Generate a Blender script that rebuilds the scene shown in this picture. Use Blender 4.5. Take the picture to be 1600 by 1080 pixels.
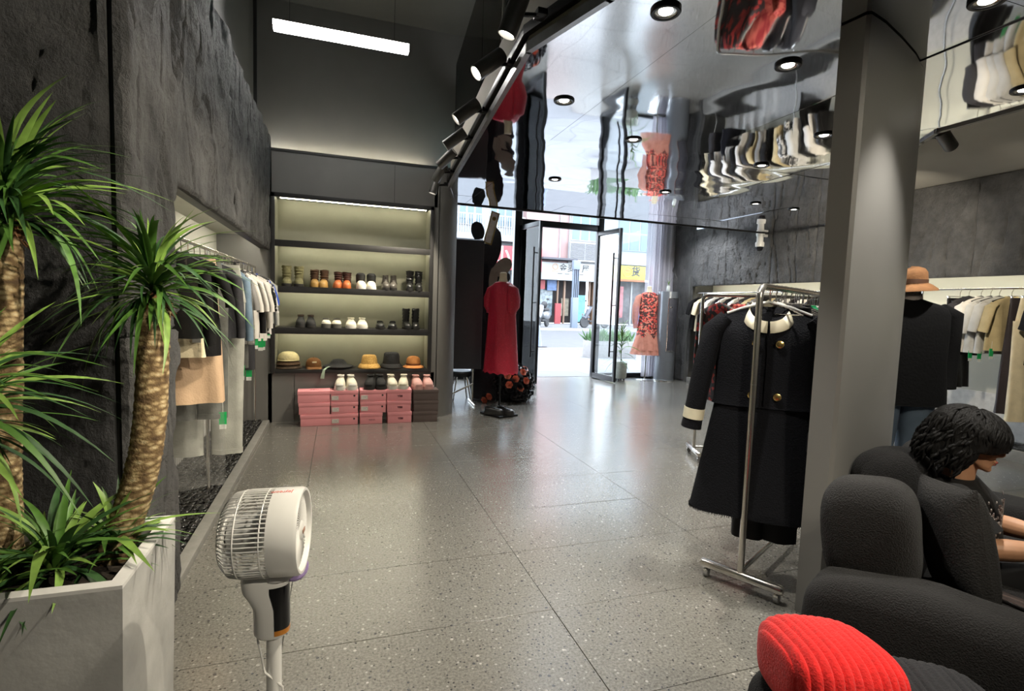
import bpy, bmesh, math, random
from mathutils import Vector, Matrix, Euler, noise
for _o in list(bpy.data.objects): bpy.data.objects.remove(_o)
S = bpy.context.scene
C = S.collection
PI = math.pi
R = math.radians
rnd = random.Random(7)

# ------------------------------------------------------------------ camera
cam_d = bpy.data.cameras.new('camera'); cam = bpy.data.objects.new('camera', cam_d); C.objects.link(cam)
cam_d.sensor_width = 36.0; cam_d.lens = 819.2 / 1600 * 36.0; cam_d.clip_start = 0.05; cam_d.clip_end = 200
_yaw, _pit, _rol = .3222, .0781, .0341
_f = Vector((math.sin(_yaw)*math.cos(_pit), math.cos(_yaw)*math.cos(_pit), -math.sin(_pit)))
_r = Vector((math.cos(_yaw), -math.sin(_yaw), 0)); _u = _r.cross(_f)
_r2 = math.cos(_rol)*_r + math.sin(_rol)*_u; _u2 = -math.sin(_rol)*_r + math.cos(_rol)*_u
_m = Matrix((_r2, _u2, -_f)).transposed().to_4x4(); _m.translation = (0, 0, 1.45)
cam.matrix_world = _m
S.camera = cam

# ------------------------------------------------------------------ world: overcast day
W = bpy.data.worlds.new('overcast_sky'); S.world = W; W.use_nodes = True
_bg = W.node_tree.nodes['Background']
_bg.inputs[0].default_value = (.80, .89, 1.0, 1); _bg.inputs[1].default_value = 6.0
S.view_settings.view_transform = 'Standard'; S.view_settings.look = 'None'
S.view_settings.exposure = 1.0; S.view_settings.gamma = 1.0; S.view_settings.use_curve_mapping = False
S.cycles.use_denoising = True
S.cycles.max_bounces = 8; S.cycles.diffuse_bounces = 3; S.cycles.glossy_bounces = 4; S.cycles.transmission_bounces = 4; S.cycles.transparent_max_bounces = 12
S.cycles.caustics_reflective = False; S.cycles.caustics_refractive = False
S.cycles.sample_clamp_indirect = 4.0
WARM = (1.0, .90, .72); NEUT = (1.0, .96, .88)
SPOT_W = 95.0; DOWN_W = 75.0
def add_spot(loc, target, power, angle=50, blend=.6, color=WARM, size=.025):
    l = bpy.data.lights.new('lamp_light', 'SPOT'); l.energy = power; l.spot_size = R(angle); l.spot_blend = blend
    l.color = color; l.shadow_soft_size = size
    o = bpy.data.objects.new('lamp_light', l); C.objects.link(o); o.location = loc
    o.rotation_euler = (Vector(target)-Vector(loc)).to_track_quat('-Z', 'Y').to_euler()
    return o

# ------------------------------------------------------------------ mesh helpers
class MB:
    def __init__(s): s.v = []; s.f = []; s.mi = []; s.cur = 0
    def add(s, vs, fs, M=None):
        b = len(s.v)
        for p in vs: s.v.append(tuple(M @ Vector(p)) if M is not None else tuple(p))
        for f in fs: s.f.append(tuple(i+b for i in f)); s.mi.append(s.cur)
        return s
    def box(s, c, d, bevel=0, M=None, rz=0):
        x, y, z = d[0]/2, d[1]/2, d[2]/2
        T = Matrix.Translation(c) @ Matrix.Rotation(rz, 4, 'Z')
        if M is not None: T = M @ T
        if bevel:
            bm = bmesh.new(); bmesh.ops.create_cube(bm, size=1)
            for v in bm.verts: v.co = (v.co.x*d[0], v.co.y*d[1], v.co.z*d[2])
            bmesh.ops.bevel(bm, geom=bm.edges[:], offset=min(bevel, min(d)*.49), segments=2, affect='EDGES', profile=.6)
            bm.verts.index_update()
            s.add([v.co for v in bm.verts], [[v.index for v in f.verts] for f in bm.faces], T); bm.free()
        else:
            vs = [(-x,-y,-z),(x,-y,-z),(x,y,-z),(-x,y,-z),(-x,-y,z),(x,-y,z),(x,y,z),(-x,y,z)]
            s.add(vs, [(3,2,1,0),(4,5,6,7),(0,1,5,4),(1,2,6,5),(2,3,7,6),(3,0,4,7)], T)
        return s
    def loft(s, rings, caps=True, closed=True, M=None):
        n = len(rings[0]); vs = [p for r in rings for p in r]; fs = []
        for i in range(len(rings)-1):
            for j in range(n if closed else n-1):
                k = (j+1) % n
                fs.append((i*n+j, i*n+k, (i+1)*n+k, (i+1)*n+j))
        if caps and closed:
            fs.append(tuple(range(n-1, -1, -1))); b = (len(rings)-1)*n; fs.append(tuple(range(b, b+n)))
        return s.add(vs, fs, M)
    def tube(s, pts, r, n=8, caps=True, M=None, flat=1.0):
        P = [Vector(p) for p in pts]; rings = []; up = None
        for i, p in enumerate(P):
            t = (P[min(i+1, len(P)-1)] - P[max(i-1, 0)]).normalized()
            if up is None:
                up = Vector((0,0,1)) if abs(t.z) < .9 else Vector((1,0,0))
            a = t.cross(up).normalized(); b = a.cross(t).normalized(); up = b
            rr = r[i] if isinstance(r, (list, tuple)) else r
            rings.append([p + a*rr*math.cos(2*PI*k/n) + b*rr*flat*math.sin(2*PI*k/n) for k in range(n)])
        return s.loft(rings, caps, True, M)
    def lathe(s, prof, n=20, M=None, caps=True, sy=1.0):
        return s.loft([[(r*math.cos(2*PI*k/n), sy*r*math.sin(2*PI*k/n), z) for k in range(n)] for r, z in prof], caps, True, M)
    def prism(s, poly, z0, z1, M=None):
        return s.loft([[(x, y, z0) for x, y in poly], [(x, y, z1) for x, y in poly]], True, True, M)
    def blob(s, c, rad, e=1.0, n=16, m=10, M=None, fn=None):
        sp = lambda a, k: math.copysign(abs(a)**k, a)
        rings = []
        for i in range(1, m):
            th = -PI/2 + PI*i/m; rg = []
            for k in range(n):
                ph = 2*PI*k/n
                p = Vector((rad[0]*sp(math.cos(th), e)*sp(math.cos(ph), e), rad[1]*sp(math.cos(th), e)*sp(math.sin(ph), e), rad[2]*sp(math.sin(th), e)))
                if fn: p = fn(p)
                rg.append(p + Vector(c))
            rings.append(rg)
        bot = Vector((0,0,-rad[2])); top = Vector((0,0,rad[2]))
        if fn: bot = fn(bot); top = fn(top)
        b = len(s.v); s.loft(rings, False, True, M)
        bb = bot+Vector(c); tt = top+Vector(c)
        if M is not None: bb = M @ bb; tt = M @ tt
        i0 = len(s.v); s.v.append(tuple(bb)); s.v.append(tuple(tt))
        lo = b; hi = b+(m-2)*n
        for k in range(n):
            s.f.append((i0, lo+(k+1) % n, lo+k)); s.mi.append(s.cur)
            s.f.append((i0+1, hi+k, hi+(k+1) % n)); s.mi.append(s.cur)
        return s
    def mesh(s, name, mats, sharp=40, smooth=True):
        me = bpy.data.meshes.new(name); me.from_pydata([tuple(p) for p in s.v], [], s.f)
        for m in (mats if isinstance(mats, (list, tuple)) else [mats]): me.materials.append(m)
        me.polygons.foreach_set('material_index', s.mi)
        if smooth:
            me.polygons.foreach_set('use_smooth', [True]*len(me.polygons))
            me.set_sharp_from_angle(angle=R(sharp))
        me.update(); return me
    def build(s, name, mats, parent=None, sharp=40, smooth=True, loc=None, rot=None):
        return link(name, s.mesh(name, mats, sharp, smooth), parent, loc, rot)
def link(name, me, parent=None, loc=None, rot=None):
    o = bpy.data.objects.new(name, me); C.objects.link(o)
    if parent is not None: o.parent = parent
    if loc is not None: o.location = loc
    if rot is not None: o.rotation_euler = rot
    return o
def tag(o, label, cat, group=None, kind=None):
    o['label'] = label; o['category'] = cat
    if group: o['group'] = group
    if kind: o['kind'] = kind
    return o
def thing(name, label, cat, loc=(0,0,0), rz=0, group=None, rot=None):
    o = bpy.data.objects.new(name, None); C.objects.link(o); o.location = loc
    o.rotation_euler = rot if rot is not None else (0, 0, rz); o.empty_display_size = .05
    return tag(o, label, cat, group)
def struct(name, mb, mat, parent=None, sharp=40, label=None):
    o = mb.build(name, mat, parent, sharp)
    if parent is None: o['kind'] = 'structure'
    if label: o['label'] = label
    return o
def sempty(name):
    o = bpy.data.objects.new(name, None); C.objects.link(o); o['kind'] = 'structure'; return o
def copy_tree(o, parent=None, loc=None, rz=None):
    c = o.copy(); C.objects.link(c); c.parent = parent
    if loc is not None: c.location = loc
    if rz is not None: c.rotation_euler = (0, 0, rz)
    for ch in o.children: copy_tree(ch, c)
    return c
def ordinal(i):
    w = ['first','second','third','fourth','fifth','sixth','seventh','eighth','ninth','tenth','eleventh','twelfth','thirteenth','fourteenth','fifteenth',
         'sixteenth','seventeenth','eighteenth','nineteenth','twentieth','twenty-first','twenty-second','twenty-third','twenty-fourth','twenty-fifth','twenty-sixth','twenty-seventh','twenty-eighth']
    return w[i]
def lerp(a, b, t): return a+(b-a)*t
def smooth(t): t = max(0, min(1, t)); return t*t*(3-2*t)

# ------------------------------------------------------------------ materials
_mats = {}
def srgb(r, g, b):
    f = lambda c: (c/255/12.92) if c/255 <= .04045 else ((c/255+.055)/1.055)**2.4
    return (f(r), f(g), f(b))
def mat(name, col, rough=.6, metal=0, var=.12, vscale=18, bump=0, bscale=60, sheen=0, coat=0, emit=None, estr=0, spec=.5, alpha=1, trans=0, stretch=None, coord='Object'):
    if name in _mats: return _mats[name]
    m = bpy.data.materials.new(name); m.use_nodes = True; N = m.node_tree.nodes; L = m.node_tree.links
    p = N['Principled BSDF']
    p.inputs['Base Color'].default_value = (*col, 1); p.inputs['Roughness'].default_value = rough; p.inputs['Metallic'].default_value = metal
    p.inputs['Specular IOR Level'].default_value = spec
    if sheen: p.inputs['Sheen Weight'].default_value = sheen; p.inputs['Sheen Roughness'].default_value = .4
    if coat: p.inputs['Coat Weight'].default_value = coat; p.inputs['Coat Roughness'].default_value = .08
    if emit: p.inputs['Emission Color'].default_value = (*emit, 1); p.inputs['Emission Strength'].default_value = estr
    if trans: p.inputs['Transmission Weight'].default_value = trans
    if alpha < 1: p.inputs['Alpha'].default_value = alpha
    tc = N.new('ShaderNodeTexCoord'); src = tc.outputs[coord]
    if stretch:
        mp = N.new('ShaderNodeMapping'); mp.inputs['Scale'].default_value = stretch; L.new(src, mp.inputs['Vector']); src = mp.outputs[0]
    if var:
        nz = N.new('ShaderNodeTexNoise'); nz.inputs['Scale'].default_value = vscale; nz.inputs['Detail'].default_value = 4; L.new(src, nz.inputs['Vector'])
        rp = N.new('ShaderNodeMapRange'); rp.inputs[1].default_value = .3; rp.inputs[2].default_value = .7; rp.inputs[3].default_value = 1-var; rp.inputs[4].default_value = 1+var
        L.new(nz.outputs[0], rp.inputs[0])
        hs = N.new('ShaderNodeHueSaturation'); hs.inputs['Color'].default_value = (*col, 1); L.new(rp.outputs[0], hs.inputs['Value']); L.new(hs.outputs[0], p.inputs['Base Color'])
    if bump:
        nb = N.new('ShaderNodeTexNoise'); nb.inputs['Scale'].default_value = bscale; nb.inputs['Detail'].default_value = 5; L.new(src, nb.inputs['Vector'])
        bp = N.new('ShaderNodeBump'); bp.inputs['Strength'].default_value = bump; bp.inputs['Distance'].default_value = .01
        L.new(nb.outputs[0], bp.inputs['Height']); L.new(bp.outputs[0], p.inputs['Normal'])
    _mats[name] = m; return m
def nodes_of(m): return m.node_tree.nodes, m.node_tree.links, m.node_tree.nodes['Principled BSDF']
def glass(name, tint=(.965,.98,.98), refl=.9, rough=0.0):
    if name in _mats: return _mats[name]
    m = bpy.data.materials.new(name); m.use_nodes = True; N = m.node_tree.nodes; L = m.node_tree.links
    N.remove(N['Principled BSDF'])
    t = N.new('ShaderNodeBsdfTransparent'); t.inputs[0].default_value = (*tint, 1)
    g = N.new('ShaderNodeBsdfGlossy'); g.inputs['Roughness'].default_value = rough; g.inputs[0].default_value = (refl, refl, refl, 1)
    fr = N.new('ShaderNodeFresnel'); fr.inputs[0].default_value = 1.22
    mx = N.new('ShaderNodeMixShader'); L.new(fr.outputs[0], mx.inputs[0]); L.new(t.outputs[0], mx.inputs[1]); L.new(g.outputs[0], mx.inputs[2])
    L.new(mx.outputs[0], N['Material Output'].inputs[0]); _mats[name] = m; return m
def sheer(name, col, opacity=.5):
    if name in _mats: return _mats[name]
    m = bpy.data.materials.new(name); m.use_nodes = True; N = m.node_tree.nodes; L = m.node_tree.links
    p = N['Principled BSDF']; p.inputs['Base Color'].default_value = (*col, 1); p.inputs['Roughness'].default_value = .8; p.inputs['Specular IOR Level'].default_value = .15
    t = N.new('ShaderNodeBsdfTransparent'); mx = N.new('ShaderNodeMixShader')
    tc = N.new('ShaderNodeTexCoord'); nz = N.new('ShaderNodeTexNoise'); nz.inputs['Scale'].default_value = 14; L.new(tc.outputs['Object'], nz.inputs['Vector'])
    rp = N.new('ShaderNodeMapRange'); rp.inputs[3].default_value = opacity-.18; rp.inputs[4].default_value = opacity+.18; L.new(nz.outputs[0], rp.inputs[0]); L.new(rp.outputs[0], mx.inputs[0])
    L.new(t.outputs[0], mx.inputs[1]); L.new(p.outputs[0], mx.inputs[2]); L.new(mx.outputs[0], N['Material Output'].inputs[0])
    _mats[name] = m; return m
def pattern(name, cols, scale=30, kind='voronoi', rough=.75, bump=.2, stretch=None):
    """flat printed pattern from a colour ramp over voronoi cells, noise or stripes"""
    if name in _mats: return _mats[name]
    m = mat(name, cols[0][1], rough, var=0, bump=bump, bscale=120); N, L, p = nodes_of(m)
    tc = N.new('ShaderNodeTexCoord'); src = tc.outputs['Object']
    if stretch:
        mp = N.new('ShaderNodeMapping'); mp.inputs['Scale'].default_value = stretch; L.new(src, mp.inputs['Vector']); src = mp.outputs[0]
    if kind == 'voronoi': t = N.new('ShaderNodeTexVoronoi'); t.inputs['Scale'].default_value = scale; out = t.outputs['Distance']
    elif kind == 'cells':
        t = N.new('ShaderNodeTexVoronoi'); t.inputs['Scale'].default_value = scale
        sx = N.new('ShaderNodeSeparateColor'); L.new(t.outputs['Color'], sx.inputs[0]); out = sx.outputs[0]
    elif kind == 'wave': t = N.new('ShaderNodeTexWave'); t.inputs['Scale'].default_value = scale; t.inputs['Distortion'].default_value = .6; out = t.outputs[1]
    else: t = N.new('ShaderNodeTexNoise'); t.inputs['Scale'].default_value = scale; t.inputs['Detail'].default_value = 6; out = t.outputs[0]
    L.new(src, t.inputs['Vector'])
    cr = N.new('ShaderNodeValToRGB'); L.new(out, cr.inputs[0])
    e = cr.color_ramp.elements
    while len(e) < len(cols): e.new(.5)
    for el, (pos, c) in zip(e, cols): el.position = pos; el.color = (*c, 1)
    L.new(cr.outputs[0], p.inputs['Base Color']); return m
def emissive(name, col, strength):
    if name in _mats: return _mats[name]
    m = bpy.data.materials.new(name); m.use_nodes = True; N = m.node_tree.nodes; L = m.node_tree.links
    p = N['Principled BSDF']; p.inputs['Base Color'].default_value = (*col, 1); p.inputs['Emission Color'].default_value = (*col, 1); p.inputs['Emission Strength'].default_value = strength
    _mats[name] = m; return m

def mirror_mat():
    m = bpy.data.materials.new('mirror_ceiling'); m.use_nodes = True; N, L, p = nodes_of(m)
    p.inputs['Base Color'].default_value = (.80, .81, .84, 1); p.inputs['Metallic'].default_value = 1; p.inputs['Roughness'].default_value = .035
    g = N.new('ShaderNodeNewGeometry')
    mp = N.new('ShaderNodeMapping'); mp.inputs['Scale'].default_value = (1.0, 1.35, 1.0); L.new(g.outputs['Position'], mp.inputs['Vector'])
    nz = N.new('ShaderNodeTexNoise'); nz.inputs['Scale'].default_value = 1.25; nz.inputs['Detail'].default_value = .8; L.new(mp.outputs[0], nz.inputs['Vector'])
    b = N.new('ShaderNodeBump'); b.inputs['Strength'].default_value = 1.0; b.inputs['Distance'].default_value = .011
    L.new(nz.outputs[0], b.inputs['Height']); L.new(b.outputs[0], p.inputs['Normal'])
    return m
def terrazzo():
    m = bpy.data.materials.new('terrazzo_tile'); m.use_nodes = True; N, L, p = nodes_of(m)
    g = N.new('ShaderNodeNewGeometry'); src = g.outputs['Position']
    nz = N.new('ShaderNodeTexNoise'); nz.inputs['Scale'].default_value = 90; nz.inputs['Detail'].default_value = 5; nz.inputs['Roughness'].default_value = .7; L.new(src, nz.inputs['Vector'])
    c0 = N.new('ShaderNodeValToRGB'); L.new(nz.outputs[0], c0.inputs[0])
    c0.color_ramp.elements[0].position = .33; c0.color_ramp.elements[0].color = (.085,.081,.071,1)
    c0.color_ramp.elements[1].position = .68; c0.color_ramp.elements[1].color = (.235,.225,.200,1)
    out = c0.outputs[0]
    for sc, thr, chance, col in ((60, .27, .74, (.045,.044,.043)), (42, .23, .80, (.30,.29,.27)), (25, .17, .88, (.36,.345,.315)), (30, .21, .84, (.055,.055,.058))):
        v = N.new('ShaderNodeTexVoronoi'); v.inputs['Scale'].default_value = sc; v.inputs['Randomness'].default_value = 1; L.new(src, v.inputs['Vector'])
        lt = N.new('ShaderNodeMath'); lt.operation = 'LESS_THAN'; lt.inputs[1].default_value = thr; L.new(v.outputs['Distance'], lt.inputs[0])
        sx = N.new('ShaderNodeSeparateColor'); L.new(v.outputs['Color'], sx.inputs[0])
        gt = N.new('ShaderNodeMath'); gt.operation = 'GREATER_THAN'; gt.inputs[1].default_value = chance; L.new(sx.outputs[0], gt.inputs[0])
        mu = N.new('ShaderNodeMath'); mu.operation = 'MULTIPLY'; L.new(lt.outputs[0], mu.inputs[0]); L.new(gt.outputs[0], mu.inputs[1])
        mx = N.new('ShaderNodeMix'); mx.data_type = 'RGBA'; L.new(mu.outputs[0], mx.inputs[0]); L.new(out, mx.inputs[6]); mx.inputs[7].default_value = (*col, 1); out = mx.outputs[2]
    L.new(out, p.inputs['Base Color'])
    n2 = N.new('ShaderNodeTexNoise'); n2.inputs['Scale'].default_value = 7; L.new(src, n2.inputs['Vector'])
    mr = N.new('ShaderNodeMapRange'); mr.inputs[3].default_value = .19; mr.inputs[4].default_value = .25; L.new(n2.outputs[0], mr.inputs[0]); L.new(mr.outputs[0], p.inputs['Roughness'])
    b = N.new('ShaderNodeBump'); b.inputs['Strength'].default_value = .05; b.inputs['Distance'].default_value = .002; L.new(nz.outputs[0], b.inputs['Height']); L.new(b.outputs[0], p.inputs['Normal'])
    p.inputs['Specular IOR Level'].default_value = .85; p.inputs['Coat Weight'].default_value = .7; p.inputs['Coat Roughness'].default_value = .23; p.inputs['Coat IOR'].default_value = 1.6
    return m
def stone(name, lo, hi, rough=.72):
    m = bpy.data.materials.new(name); m.use_nodes = True; N, L, p = nodes_of(m)
    g = N.new('ShaderNodeNewGeometry'); src = g.outputs['Position']
    nz = N.new('ShaderNodeTexNoise'); nz.inputs['Scale'].default_value = 5; nz.inputs['Detail'].default_value = 9; nz.inputs['Roughness'].default_value = .65; L.new(src, nz.inputs['Vector'])
    c0 = N.new('ShaderNodeValToRGB'); L.new(nz.outputs[0], c0.inputs[0])
    c0.color_ramp.elements[0].position = .3; c0.color_ramp.elements[0].color = (*lo,1); c0.color_ramp.elements[1].position = .72; c0.color_ramp.elements[1].color = (*hi,1)
    L.new(c0.outputs[0], p.inputs['Base Color']); p.inputs['Roughness'].default_value = rough
    mp = N.new('ShaderNodeMapping'); mp.inputs['Scale'].default_value = (1,1,.75); L.new(src, mp.inputs['Vector'])
    n2 = N.new('ShaderNodeTexNoise'); n2.inputs['Scale'].default_value = 34; n2.inputs['Detail'].default_value = 9; n2.inputs['Roughness'].default_value = .7; L.new(mp.outputs[0], n2.inputs['Vector'])
    b = N.new('ShaderNodeBump'); b.inputs['Strength'].default_value = 1.0; b.inputs['Distance'].default_value = .045; L.new(n2.outputs[0], b.inputs['Height']); L.new(b.outputs[0], p.inputs['Normal'])
    return m
M_MIRROR = mirror_mat(); M_TERR = terrazzo()
M_STONE = stone('grey_slate', (.036,.0355,.036), (.108,.105,.104)); M_STONE_D = stone('black_slate', (.010,.010,.011), (.030,.030,.032), .6)
M_GREY = mat('grey_wall_paint', (.165,.16,.15), .62, var=.04, vscale=4, coord='Object')
M_GREYD = mat('dark_grey_paint', (.075,.075,.071), .65, var=.05, vscale=4)
M_CREAM = mat('cream_wall_paint', (.50,.49,.42), .7, var=.03, vscale=3)
M_BEIGE = mat('beige_ceiling_paint', (.52,.49,.43), .75, var=.03, vscale=3)
M_BLACK = mat('black_metal', (.012,.012,.013), .35, metal=.6, var=.05)
M_BLACKM = mat('black_matte_paint', (.014,.0135,.013), .5, var=.08)
M_SHELF = mat('dark_shelf_laminate', (.022,.021,.021), .42, var=.1, vscale=9)
M_OLIVE = mat('olive_grey_panel', (.30,.295,.22), .6, var=.05, vscale=5)
M_STEEL = mat('brushed_steel', (.62,.59,.54), .24, metal=1, var=.06, vscale=40, stretch=(1,1,.1))
M_CHROME = mat('polished_chrome', (.75,.74,.72), .12, metal=1, var=0)
M_GLASS = glass('clear_glass'); M_GLASS_G = glass('green_tinted_glass', (.45,.55,.54))
M_LED = emissive('led_strip_light', (1.0,.94,.72), 20.0); M_LEDBAR = emissive('led_bar_light', (1.0,.97,.92), 30.0); M_LAMP = emissive('lamp_lens_light', (1.0,.95,.86), 9.0)
M_WHITE = mat('white_plastic', (.78,.77,.74), .35, var=.03); M_BLACKP = mat('black_plastic', (.012,.012,.012), .3, var=.05)
M_CONC = mat('pale_concrete', (.42,.415,.40), .75, var=.16, vscale=5, bump=.25, bscale=30)
# ================================================================== SETTING
# ---- floor of 1.2 x 0.6 m terrazzo tiles
mb = MB(); mb.box((2.2, 3.6, -.045), (11.4, 12.2, .07)); floor = struct('floor', mb, mat('grout', (.06,.058,.054), .8))
t_me = MB().box((0, 0, -.006), (1.1965, .5965, .012), .001).mesh('tile', M_TERR, smooth=False)
for ix in range(-3, 6):
    for iy in range(-6, 13):
        x0 = .99+1.2*ix; y0 = 2.21+.6*iy
        if x0 > 6.6 or y0+.3 > 9.75: continue
        link('tile', t_me, floor, (x0+.6, y0+.3, rnd.uniform(-.0004, .0004)), (rnd.uniform(-.0004,.0004), rnd.uniform(-.0004,.0004), 0))

# ---- rough stone slabs: displaced grids
def stone_slab(w, h, seed, depth=.035, nx=26, nz=60, vert=True, amp=.022, gap=.006):
    """slab in local XZ plane, front towards -Y; w along X, h along Z"""
    m = MB(); rings = []
    off = Vector((seed*7.31, seed*3.7, seed*1.9))
    for j in range(nz+1):
        row = []
        z = gap + (h-2*gap)*j/nz
        for i in range(nx+1):
            x = gap + (w-2*gap)*i/nx
            q = Vector((x*5, z*2.0, 0))+off
            d = amp*.8*noise.fractal(q, .85, 2.1, 6)
            q2 = Vector((x*5.5, z*1.3, 3))+off
            rg = abs(noise.noise(q2)); d -= amp*1.1*max(0, .06-rg)/.06          # vertical clefts
            q3 = Vector((x*3.1, z*4.2, 9))+off
            d += amp*.5*smooth((noise.noise(q3)-.05)*7)                          # chipped plateaus
            ed = min(i, nx-i, j, nz-j)
            if ed == 0: d -= .012+.012*abs(noise.noise(q*6))
            row.append((x, -d-depth, z))
        rings.append(row)
    m.loft(rings, False, False)
    b = [(gap,0,gap),(w-gap,0,gap),(w-gap,0,h-gap),(gap,0,h-gap)]
    n = nx+1
    bot = [rings[0][i] for i in range(n)]; top = [rings[-1][i] for i in range(n)]
    m.loft([[(p[0], 0, p[2]) for p in bot], bot], False, False); m.loft([top, [(p[0], 0, p[2]) for p in top]], False, False)
    lf = [r[0] for r in rings]; rt = [r[-1] for r in rings]
    m.loft([lf, [(p[0], 0, p[2]) for p in lf]], False, False); m.loft([[(p[0], 0, p[2]) for p in rt], rt], False, False)
    m.add(b, [(0,1,2,3)])
    return m
# left stone wall: face at X=-.74, normal +X
XL = -.72
wl = sempty('wall_left')
RL = (0, 0, PI/2)          # local +X -> world +Y, local -Y -> world +X
# upper slabs above the niche
ys = [2.86, 3.62, 4.35, 5.05, 5.78, 6.5]
for i in range(5):
    w = ys[i+1]-ys[i]
    stone_slab(w, 1.24, 3+i, nx=52, nz=84, amp=.022, gap=.0015).build('stone_slab', M_STONE, wl, 60, loc=(XL-.035, ys[i], 1.965), rot=RL)
MB().box((XL-.075, 4.68, 2.58), (.08, 3.64, 1.2)).build('slab_backing', M_BLACKM, wl)
# pier slabs from floor to top
for z0, h, sd in ((0, 1.28, 21), (1.28, 1.92, 22)):
    stone_slab(.60, h, sd, nx=44, nz=110, amp=.022, gap=.0015).build('stone_slab', M_STONE, wl, 60, loc=(XL-.035, 2.26, z0), rot=RL)
MB().box((XL-.075, 2.57, 1.6), (.08, .58, 3.19)).build('slab_backing', M_BLACKM, wl)
# wall in front of pier, facing the camera: black slate, face at Y = 2.3
wf = sempty('wall_front_left')
for k, (z0, h, sd, mm) in enumerate(((0, 1.72, 31, M_STONE_D), (1.72, 1.7, 32, M_STONE))):
    for j in range(2):
        stone_slab(1.3, h, sd+5*j, nx=70, nz=90, amp=.012 if k == 0 else .022).build('stone_slab', mm, wf, 60, loc=(-.768-1.3*(j+1), 2.27+.004*k, z0))
MB().box((-2.08, 2.35, 1.7), (2.6, .14, 3.42)).build('slab_backing', M_BLACKM, wf)
# niche interior
mb = MB(); mb.box((-1.28, 4.68, 1.27), (.04, 3.7, 1.74)); struct('wall_niche_back', mb, M_CREAM)
mb = MB(); mb.box((-1.02, 4.68, 2.13), (.5, 3.66, .03)); struct('ceiling_niche', mb, M_CREAM)
mb = MB(); mb.box((-1.04, 6.52, 1.07), (.5, .03, 2.14)); struct('wall_niche_end', mb, M_GREY)
mb = MB(); mb.box((-1.04, 2.87, 1.07), (.48, .02, 2.14)); struct('wall_niche_near', mb, M_GREY)
# low white plinth with grooves at the back of the niche
pl = MB(); pl.box((-1.25, 4.68, .2), (.02, 3.6, .42)); plo = struct('trim_1', pl, mat('white_panel', (.55,.54,.52), .5))
g_me = MB().box((0, 0, 0), (.012, .03, .40)).mesh('slat', _mats['white_panel'])
for k in range(60): link('slat', g_me, plo, (-1.236, 2.92+.06*k, .2))
mb = MB(); mb.box((-.765, 4.66, .016), (.07, 3.6, .05), .006); struct('trim_2', mb, mat('kerb_concrete', (.20,.195,.18), .6, bump=.1), label='narrow stone kerb edging the pebble bed')
mb = MB(); mb.box((-1.02, 4.68, .004), (.46, 3.6, .02)); struct('floor_pebble_bed', mb, mat('dark_bedding', (.01,.01,.01), .8))
# upper left wall above stone, and high ceiling
mb = MB(); mb.box((-.98, 4.0, 4.0), (.14, 5.6, 1.62)); struct('wall_upper_left', mb, M_GREYD)
mb = MB(); mb.box((-.86, 4.6, 3.18), (.22, 3.9, .03)); struct('trim_3', mb, M_GREYD)
mb = MB(); mb.box((-.30, 2.5, 4.85), (4.6, 9.4, .08)); struct('ceiling_high', mb, M_GREYD)

# ---- back wall with shelf opening
wb = MB(); Y0 = 6.5
wb.box((.2, 6.56, .285), (1.9, .12, .57)); wb.box((.2, 6.56, 2.83), (1.9, .12, .46)); wb.box((-.86, 6.56, 1.53), (.30, .12, 3.06)); wb.box((1.145, 6.56, 1.53), (.07, .12, 3.06))
# rounded end
arc = [(1.18+.29*math.sin(a), 6.9-.4*math.cos(a)) for a in [R(90*i/14) for i in range(15)]]
poly = [(1.17, 6.5)]+arc+[(1.47, 7.05), (1.17, 7.05)]
wb.prism(poly, 0, 3.06)
wback = struct('wall_back', wb, M_GREY, sharp=25)
MB().box((.63, 6.499, 2.83), (.004, .004, .44)).build('panel_joint', M_BLACKM, wback)
MB().box((-.47, 6.499, .28), (.004, .004, .56)).build('panel_joint', M_BLACKM, wback)
# cove ledge and upper wall
mb = MB(); mb.box((.24, 6.62, 3.075), (2.46, .26, .03)); lo = struct('trim_4', mb, M_BLACKM)
mb = MB(); mb.box((.3, 6.86, 3.95), (3.0, .12, 1.8)); struct('wall_back_upper', mb, M_GREY)
mb = MB(); mb.box((-.868, 6.49, 3.9), (.035, .03, 1.72)); struct('trim_5', mb, M_BLACKM)
mb = MB(); mb.box((.6, 6.96, 1.6), (.04, .1, 3.2)); struct('wall_back_return', mb, M_GREYD)
cv = thing('cove_light', 'hidden cove light strip on the ledge above the shoe shelves', 'light strip', (.1, 6.74, 3.085))
MB().box((0, 0, .004), (1.9, .012, .008)).build('led_strip', emissive('cove_led', (1.0,.93,.72), 60.0), cv); MB().box((0, .012, .004), (1.92, .008, .014)).build('channel', M_STEEL, cv)

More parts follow.
